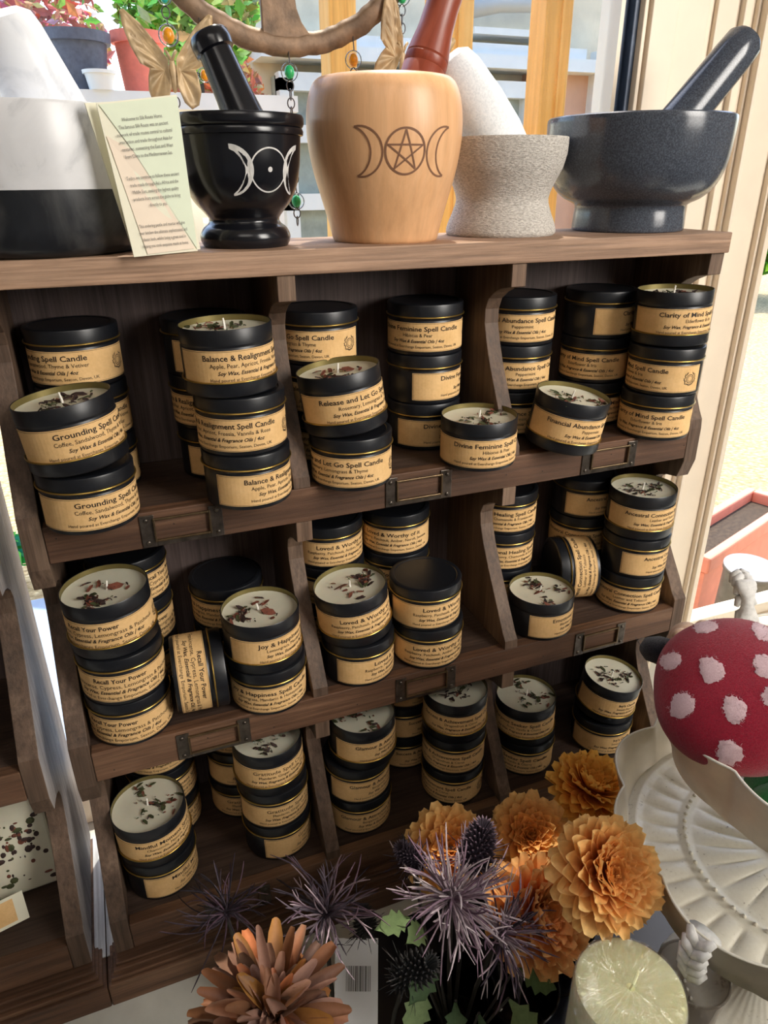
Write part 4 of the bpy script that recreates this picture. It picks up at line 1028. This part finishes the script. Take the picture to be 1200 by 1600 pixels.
# ------------------------------------------------------------------ thistles
def thistle(c, axis, r, n, label, base, seed, cols, spiky=1.0, cone=0, spread=100):
    rnd = random.Random(seed); t = thing('thistle', base, label, 'flower', 'dried thistle heads')
    ax = Vector(axis).normalized(); q = ax.to_track_quat('Z', 'Y').to_matrix(); c0 = Vector(c)-Vector(base)
    g = G(); cs = [s2l(x) for x in cols]
    for k in range(n):
        th = R_(spread)*sqrt(rnd.random())*rnd.uniform(.55, 1); ph = rnd.random()*2*pi
        d = Vector((sin(th)*cos(ph), sin(th)*sin(ph), cos(th))); L = r*rnd.uniform(.6, 1.1)
        e = Vector((rnd.gauss(0, 1), rnd.gauss(0, 1), rnd.gauss(0, 1))); e = (e-d*e.dot(d)).normalized(); bend = rnd.uniform(-.15, .5)*spiky
        pts = []; N = 9
        for j in range(N+1):
            tt = j/N; pts.append(c0+q@(d*(L*(.08+.92*tt)*(1-.12*bend*tt*tt))+e*(L*bend*tt*tt)+Vector((0, 0, -1))*(L*.12*tt*tt)))
        ca, cb = rnd.choice(cs), rnd.choice(cs); rr = r*rnd.uniform(.012, .019)
        g.tube(pts, [rr*(1.15-.5*j/N)*(1+.12*(-1)**j) for j in range(N)]+[rr*.3], 5, 0, [lerp(ca, cb, j/N) for j in range(N+1)])
        if rnd.random() < .35:
            p = pts[6]; g.tube([p, p+(q@(e*.6+d*.5))*L*.16, p+(q@(e*.9+d*.9))*L*.24], [rr*.7, rr*.6, rr*.2], 4, 0, cb)
    g.build('bracts', 'thistle', t)
    if cone:
        g = G(); h_ = cone; m = 0
        for j in range(13):
            z = -h_*.3+h_*1.3*j/12; rr = h_*.34*sqrt(max(.02, 1-((z-h_*.15)/(h_*.9))**2)); nn = 14
            for k in range(nn):
                a = 2*pi*(k+.5*(j % 2))/nn; o = Vector((rr*cos(a), rr*sin(a), z)); d = Vector((cos(a), sin(a), .7)).normalized()*h_*.17
                g.tube([c0+q@(o*.8), c0+q@(o+d*.5), c0+q@(o+d)], [h_*.035, h_*.03, h_*.004], 4, 0, [cs[0], cs[1 % len(cs)], cs[-1]])
        g.sphere(c0+q@Vector((0, 0, h_*.15)), h_*.5, 14, 10, 0, (.62, .62, 1.3), q, cs[0])
        g.build('seed_cone', 'thistle', t)
    else: G().sphere(c0, r*.12, 12, 8, col=cs[0]).build('seed_cone', 'thistle', t, True)
    G().tube([(0, 0, 0), tuple(c0*.5+Vector((0, .004, 0))), tuple(c0)], .002, 6).build('stem', 'stem', t, True)
    return t
PU = [(142, 118, 132), (176, 156, 166), (112, 88, 104), (200, 186, 190)]; DK = [(52, 44, 54), (70, 60, 70), (40, 36, 42), (92, 82, 92)]; GRN = [(52, 54, 46), (70, 72, 62), (40, 42, 38)]
thistle((.281, -.226, .222), (-.05, -.45, .85), .060, 150, 'large dusty purple thistle with long tangled bracts in the centre', (.290, -.222, .0115), 21, PU)
thistle((.313, -.252, .196), (.35, -.55, .45), .050, 90, 'drooping purple thistle low on the right side of the largest one', (.297, -.226, .0115), 22, PU+DK[:2])
thistle((.311, -.208, .236), (.25, .05, 1), .032, 60, 'upright thistle cone rising behind the largest purple one', (.296, -.214, .0115), 23, DK+[PU[0]], .5, .034, 120)
thistle((.266, -.184, .224), (-.5, .1, .8), .028, 55, 'dark spiny thistle left behind the largest purple one', (.284, -.216, .0115), 24, DK, .5, .024, 120)
thistle((.186, -.180, .192), (0, -.3, 1), .052, 80, 'dark purple wiry thistle above the brown flower', (.196, -.150, .0005), 25, DK+[PU[2], PU[0], PU[1]], 1.9)
thistle((.108, -.136, .176), (-.2, -.1, 1), .047, 60, 'dark wiry thistle furthest left against the shelf', (.120, -.120, .0005), 26, DK+[PU[2]], 2.2)
thistle((.219, -.186, .166), (0, 0, 1), .022, 40, 'small dark round thistle between two wiry ones', (.222, -.165, .0065), 27, [(46, 44, 44), (64, 62, 60), (34, 34, 34)], .3, .022, 150)
thistle((.238, -.236, .163), (.35, -.35, .7), .026, 50, 'dark spiny cone thistle at the bottom beside the white tag', (.232, -.205, .0065), 28, [(40, 42, 44), (58, 58, 58), (84, 80, 80)], .4, .034, 140)
def leaf_spray(base, pts, label, seed):
    t = thing('leaf_spray', base, label, 'leaves'); rnd = random.Random(seed); b0 = Vector(base)
    for p, d, L in pts:
        g = G(); p = Vector(p)-b0; d = Vector(d).normalized(); s_ = d.cross(Vector((.1, -.5, .8))).normalized(); nn = s_.cross(d)
        o = [(0, .02), (.2, .16), (.3, .42), (.38, .3), (.5, .52), (.6, .34), (.75, .36), (.85, .16), (1, 0)]
        v = []; cl = []; ca = s2l(rnd.choice(((92, 116, 76), (70, 92, 60), (116, 136, 92))))
        for a, w_ in o:
            for sd in (-1, 0, 1): v.append(p+d*(a*L)+s_*(w_*sd*L*.6)+nn*(-.10*L*(a-.4)**2*4+.05*L*abs(sd))); cl.append(tuple(x*(1.15 if sd == 0 else 1) for x in ca))
        f = [(j*3+i, j*3+i+1, (j+1)*3+i+1, (j+1)*3+i) for j in range(len(o)-1) for i in (0, 1)]
        g.add(v, f, 0, cl).build('leaf', 'leaf', t, True)
        G().tube([(0, 0, 0), tuple(p*.6), tuple(p)], .0012, 5).build('stem', 'stem', t)
leaf_spray((.290, -.228, .0115), [((.255, -.228, .205), (-.5, -.5, .5), .036), ((.262, -.240, .178), (-.6, -.4, -.2), .04), ((.250, -.215, .20), (-.7, -.1, .2), .034), ((.270, -.262, .150), (-.3, -.6, -.3), .04), ((.252, -.245, .155), (-.6, -.5, -.3), .04)], 'green lobed leaves left below the big purple thistle', 5)
leaf_spray((.300, -.232, .0115), [((.312, -.275, .148), (.2, -.5, -.4), .045), ((.325, -.262, .160), (.6, -.4, -.3), .04), ((.285, -.275, .145), (-.1, -.6, -.4), .04), ((.240, -.262, .120), (-.2, -.5, -.1), .042)], 'green leaves hanging below the drooping thistle', 6)

# brown dried flower
def brown_flower():
    base = (.120, -.232, .0005); t = thing('dried_chrysanthemum', base, 'large brown and dusty pink dried flower at the bottom', 'flower')
    rnd = random.Random(31); c0 = Vector((.124, -.250, .196))-Vector(base); q = Vector((0, -.35, 1)).normalized().to_track_quat('Z', 'Y').to_matrix()
    g = G(); pal = [(206, 160, 142), (146, 118, 112), (214, 132, 86), (132, 88, 58), (160, 104, 66), (112, 84, 68), (150, 118, 98), (176, 128, 104), (98, 70, 54), (186, 142, 122), (176, 124, 60)]
    for k in range(230):
        th = R_(rnd.uniform(5, 118)); ph = rnd.random()*2*pi; e1 = Vector((cos(ph), sin(ph), 0)); d = e1*sin(th)+Vector((0, 0, 1))*cos(th)
        nrm = Vector((0, 0, 1))*sin(th)-e1*cos(th); s_ = d.cross(nrm); L = rnd.uniform(.036, .066); wd = rnd.uniform(.0038, .0072); cv = rnd.uniform(-.4, 1.0); tw = rnd.uniform(-.9, .9)
        a, b = s2l(rnd.choice(pal)), s2l(rnd.choice(pal)); v = []; cl = []
        for j in range(10):
            tt = j/9; ww = wd*(.30+.70*tt**.7)*(1 if tt < .85 else .88 if tt < 1 else .5)
            for i in range(5):
                u_ = (i/4-.5)*2; sd = s_*cos(tw*tt)+nrm*sin(tw*tt)
                p = d*L*(.12+.88*tt)+nrm*(L*(cv*.7*tt*tt-(.9*(tt-.55)**2 if tt > .55 else 0)*(1.5+cv))+wd*.55*u_*u_)+sd*(u_*ww)
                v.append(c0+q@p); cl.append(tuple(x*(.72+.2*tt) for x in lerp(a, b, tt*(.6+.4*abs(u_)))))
        f = [(j*5+i, j*5+i+1, (j+1)*5+i+1, (j+1)*5+i) for j in range(9) for i in range(4)]
        g.add(v, f, 0, cl)
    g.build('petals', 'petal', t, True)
    G().sphere(c0, .012, 12, 8).build('calyx', 'stem', t, True)
    G().tube([(0, 0, 0), tuple(c0*.5), tuple(c0)], .003, 8).build('stem', 'stem', t, True)
brown_flower()
def price_tag():
    t = thing('price_tag', (.205, -.200, .120), 'white swing tag with a barcode beside the brown flower', 'tag', rot=(R_(-38), 0, R_(-22)))
    G().box(-.019, .019, 0, .0006, -.075, .034).build('card', 'paper_white', t)
    g = G(); rnd = random.Random(4); x = -.009
    while x < .012:
        w_ = rnd.choice((.0003, .0005, .0009)); g.box(x, x+w_, -.0002, 0, -.008, .012); x += w_+rnd.choice((.0004, .0006, .0009))
    g.build('barcode', 'ink', t)
    G().tube([(0, -.0005, .033), (.003, -.002, .045), (.012, .004, .055), (.018, .012, .05)], .0006, 5).build('string', 'stem', t)
price_tag()

# ------------------------------------------------------------------ white tiered stand
SX, SY = .577, -.300
def scallop(a, n=10, amp=.085): return amp*(abs(cos(a*n/2))**.95-.6)
def stand():
    t = thing('tiered_stand', (SX, SY, .0062), 'cream distressed metal tiered stand with scalloped bowls', 'cake stand')
    z0 = .0062
    def bowl(z, R0, h, ph, name):
        n = 200; wb = lambda a, k: R0*(1+scallop(a+ph)*k)
        g = G(); v = []; f = []; prof = [(0, .90, 0), (.004, .93, .5), (h*.5, .965, .9), (h-.001, 1.0, 1), (h, 1.004, 1), (h-.001, .990, 1), (h*.5, .95, .9), (.006, .915, .5), (.0025, .88, 0)]
        for zz, rk, k in prof:
            for i in range(n):
                a = 2*pi*i/n; r = wb(a, k)*rk; v.append((r*cos(a), r*sin(a), z-z0-h+zz))
        for j in range(len(prof)-1):
            for i in range(n): f.append((j*n+i, j*n+(i+1) % n, (j+1)*n+(i+1) % n, (j+1)*n+i))
        g.add(v, f); o = g.build(name, 'stand_wall', t, True)
        # dark chipped rim
        pts = [(wb(2*pi*i/n, 1)*.998*cos(2*pi*i/n), wb(2*pi*i/n, 1)*.998*sin(2*pi*i/n), z-z0) for i in range(n)]
        G().tube(pts, .0011, 6, closed=True).build('rim', 'stand', o, True)
        # fluted inside: one disc whose height follows the flutes
        g = G(); NR, NA = 46, 360; v = []; f = []
        for j in range(NR+1):
            rr = .02+(.90-.02)*j/NR
            bz = .004+.0075*(1-rr)+(.022*max(0, .16-rr)/.16)
            am = (.0026*sin(pi*min(1, max(0, (rr-.63)/.20)))**.6 if .63 < rr < .83 else .0018*sin(pi*(rr-.22)/.32)**.6 if .22 < rr < .54 else 0)
            bz += .0022*(1 if .84 < rr < .88 else 0)+.0016*(1 if .565 < rr < .605 else 0)
            for i in range(NA):
                a = 2*pi*i/NA; fl = abs(sin(a*(18 if rr > .6 else 12)))**.6; r_ = R0*rr
                v.append((r_*cos(a), r_*sin(a), z-z0-h+bz+am*(fl-.5)*1.6))
        for j in range(NR):
            for i in range(NA): f.append((j*NA+i, j*NA+(i+1) % NA, (j+1)*NA+(i+1) % NA, (j+1)*NA+i))
        f.append(tuple(range(NA)))
        g.add(v, f).build('fluted_dish', 'stand', o, True)
        g = G()
        for i in range(64):
            a = 2*pi*i/64; g.sphere((R0*.585*cos(a), R0*.585*sin(a), z-z0-h+.0092), .0019, 8, 5)
        g.build('beading', 'stand', o, True)
        return o
    bowl(.382, .134, .052, .2, 'top_bowl'); bowl(.262, .156, .046, .35, 'middle_bowl')
    # lower fluted foot dish
    o = G().lathe([(.086, 0), (.088, .004), (.086, .010), (.076, .020), (.064, .026), (.061, .030), (.054, .030), (.035, .040), (.018, .060), (.012, .10)], 180, wob=lambda a, zz: .006*sin(a*36)).build('foot', 'stand', t, True)
    g = G()
    for i in range(48): a = 2*pi*i/48; g.sphere((.0625*cos(a), .0625*sin(a), .0295), .0020, 8, 5)
    g.build('beading', 'stand', o, True)
    G().tube([(0, 0, .05), (0, 0, .13), (0, 0, .25), (0, 0, .34)], .0065, 16).build('stem', 'stand', t, True)
    def handle(par, a, R0, z, up):
        ca, sa = cos(a), sin(a); sg = 1 if up else -1
        v = []; f = []; N = 16; M_ = 10
        for j in range(N+1):
            tt = j/N; w_ = .0125*(.75+.25*cos(tt*11))*(1-.25*tt); dz = sg*(.0+.048*tt)+.007*sin(tt*pi); dr = .010*sin(tt*pi)+.003+(.004 if not up else 0)
            if up: dz = .040*sin(tt*pi*.62); dr = -.006+.026*tt
            for i in range(M_):
                b = 2*pi*i/M_; uu = cos(b)*w_; hh = sin(b)*.0052*(1+.25*sin(tt*40)*abs(cos(b)))
                r = R0+dr+hh; v.append((r*ca-uu*sa, r*sa+uu*ca, z+dz-.0*hh))
        for j in range(N):
            for i in range(M_): f.append((j*M_+i, j*M_+(i+1) % M_, (j+1)*M_+(i+1) % M_, (j+1)*M_+i))
        f += [tuple(range(M_)), tuple(N*M_+i for i in range(M_))]
        o = G().add(v, f).build('handle', 'white_paint', par, True)
        g = G()
        for j in range(5):
            tt = (j+.7)/5.5; dz = sg*.048*tt+.007*sin(tt*pi); dr = .010*sin(tt*pi)+.012
            if up: dz = .040*sin(tt*pi*.62); dr = -.006+.026*tt+.005
            for sd in (-1, 1):
                g.tube([((R0+dr)*ca, (R0+dr)*sa, z+dz+.003*sg), ((R0+dr-.001)*ca-sd*.006*sa, (R0+dr-.001)*sa+sd*.006*ca, z+dz-.001*sg), ((R0+dr-.004)*ca-sd*.0095*sa, (R0+dr-.004)*sa+sd*.0095*ca, z+dz-.006*sg)], [.0034, .0044, .0024], 8)
        g.build('leaf_carving', 'white_paint', o, True)
    mb = [c for c in t.children if c.name.startswith('middle_bowl')][0]; tb = [c for c in t.children if c.name.startswith('top_bowl')][0]
    handle(mb, R_(196), .150, .262-z0, False); handle(tb, R_(77), .131, .382-z0-.004, True); handle(tb, R_(257), .128, .382-z0, False); handle(mb, R_(16), .150, .262-z0, False)
stand()

# ------------------------------------------------------------------ felt things in the top bowl
def toadstool():
    c = Vector((.487, -.262, .400)); ax = (Vector((.0912, -.575, .756))-c).normalized(); ax = (ax*.85+Vector((-.05, 0, .55))).normalized()
    c = Vector((.4885, -.273, .406))
    t = thing('felt_toadstool', c, 'crimson felt toadstool cap with pinkish white spots', 'felt toadstool')
    q = ax.to_track_quat('Z', 'Y').to_matrix(); Rr = .0600; Hh = .026
    def surf(r, a, e=0):
        k = 1+.018*sin(a*3+1)+.012*sin(a*5)
        rr = r*k; z = Hh*sqrt(max(0, 1-(r/Rr)**2.3)) if r < Rr else 0
        return q@Vector((rr*cos(a), rr*sin(a), z+e))
    v = []; f = []; n = 96; m = 22
    for j in range(1, m+1):
        r = Rr*sin(pi/2*j/m)
        for k in range(n): v.append(surf(min(r, Rr*.99999), 2*pi*k/n))
    for rr, z in ((.985, -.006), (.93, -.011), (.7, -.014), (.3, -.015)):
        for k in range(n): a = 2*pi*k/n; kk = 1+.018*sin(a*3+1)+.012*sin(a*5); v.append(q@Vector((Rr*rr*kk*cos(a), Rr*rr*kk*sin(a), z)))
    tot = m+4
    for j in range(tot-1):
        for k in range(n): f.append((j*n+k, j*n+(k+1) % n, (j+1)*n+(k+1) % n, (j+1)*n+k))
    f += [tuple(range(n)), tuple((tot-1)*n+k for k in range(n))]
    G().add(v, f).build('cap', 'felt_red', t, True)
    G().tube([tuple(q@Vector((0, 0, -.012))), tuple(q@Vector((0, .002, -.03))), tuple(q@Vector((0, .004, -.045)))], [.020, .017, .019], 20).build('stalk', 'felt_white', t, True)
    # spots: screen-independent, laid out on the cap in its own plane
    ex = q@Vector((1, 0, 0)); ey = q@Vector((0, 1, 0))
    rt = Vector((.934, -.357, 0)); u0 = rt-ax*rt.dot(ax); u0.normalize(); w0 = ax.cross(u0)
    rnd = random.Random(6)
    for px, py, ps in ((-.010, .0500, .0105), (-.042, .0260, .0100), (-.016, .0115, .0125), (.022, .0100, .0125), (-.041, -.0100, .0115), (-.008, -.0190, .0110), (.020, -.0130, .0105), (-.018, -.0460, .0105), (.022, -.044, .0100), (.028, .040, .011), (.048, -.012, .010)):
        g = G(); v = []; f = []; N = 48; K = 5; el = rnd.uniform(.85, 1.15); ro = rnd.random()*3
        for j in range(K+1):
            for k in range(N):
                a = 2*pi*k/N; r = ps*.76*j/K*(1+.08*sin(3*a+ro)+.03*sin(7*a)+(.10*rnd.uniform(-1, 1) if j == K else 0)); X = px+r*cos(a)*el; Y = py+r*sin(a)/el
                P_ = u0*X+w0*Y; lx = P_.dot(ex); ly = P_.dot(ey); rr = min(sqrt(lx*lx+ly*ly), Rr*.985); aa = atan2(ly, lx)
                v.append(surf(rr, aa, .0007*(1-(j/K)**3)+.0002))
        for j in range(K):
            for k in range(N): f.append((j*N+k, j*N+(k+1) % N, (j+1)*N+(k+1) % N, (j+1)*N+k))
        g.add(v, f)
        for k in range(120):
            a = rnd.random()*2*pi; r = ps*rnd.uniform(.35, .86); P_ = u0*(px+r*cos(a)*el)+w0*(py+r*sin(a)/el); lx = P_.dot(ex); ly = P_.dot(ey); rr = min(sqrt(lx*lx+ly*ly), Rr*.98); aa = atan2(ly, lx)
            p = surf(rr, aa, .0004); dd = Vector((rnd.gauss(0, 1), rnd.gauss(0, 1), rnd.gauss(0, 1))).normalized()*.0022; g.tube([p, p+dd*.6+ax*.0005, p+dd], [.00012, .0001, .00004], 3)
        g.build('white_spot', 'felt_white', t, True)
    g = G()
    for k in range(2600):
        a = rnd.random()*2*pi; r = Rr*(rnd.random()**.35)*.999; p = surf(r, a); nr = (surf(r*.98, a, 0)-Vector((0, 0, 0))).normalized()
        dd = (nr*.7+Vector((rnd.gauss(0, 1), rnd.gauss(0, 1), rnd.gauss(0, 1)))*.6).normalized()*rnd.uniform(.001, .0028); e = dd.cross(Vector((.3, .5, .8))).normalized()*.00007
        g.add([p-e, p+e, p+dd], [(0, 1, 2)])
    o = g.build('felt_fuzz', 'felt_red', t); o['kind'] = 'stuff'
toadstool()
t = thing('felt_witch_hat', (.4650, -.2110, .3990), 'black felt point sticking out left of the toadstool', 'felt figure')
G().tube([(.024, -.022, .004), (.012, -.008, .008), (.002, 0, .011), (-.006, .003, .012), (-.0105, .004, .0125)], [.012, .0125, .0115, .0095, .004], 16).build('felt_point', 'felt_black', t, True)
G().tube([(-.010, .004, .0125), (-.014, .005, .019), (-.017, .006, .024)], .00035, 4).build('loose_thread', 'felt_black', t)
t = thing('felt_animal', (.520, -.188, .362), 'beige felt toy peeking over the toadstool', 'felt figure')
G().sphere((0, 0, .03), .015, 20, 14, sc=(1, .9, 1)).sphere((-.012, -.004, .040), .0075, 14, 10, sc=(1, .7, .8)).sphere((.012, -.004, .042), .0075, 14, 10, sc=(1, .7, .8)).sphere((0, 0, .008), .016, 16, 12).build('felt_body', 'felt_beige', t, True)
t = thing('plush_frog', (.512, -.318, .338), 'green plush toy with lime brows under the toadstool', 'soft toy')
G().sphere((0, 0, .006), .028, 24, 16, sc=(1.2, 1, .8), noise=.05).sphere((-.028, -.012, .012), .017, 16, 12, noise=.08).sphere((.012, -.022, .012), .018, 16, 12).build('plush_body', 'felt_green', t, True)
for sx in (-.012, .012):
    G().sphere((sx, -.022, .022), .0065, 14, 10).build('eye', 'white_paint', t, True)
    G().sphere((sx-.001, -.0265, .0245), .0034, 10, 8).build('pupil', 'black_tin', t, True)
    G().sphere((sx, -.020, .028), .0085, 14, 10, sc=(1.2, 1, .5)).build('brow', 'felt_lime', t, True)
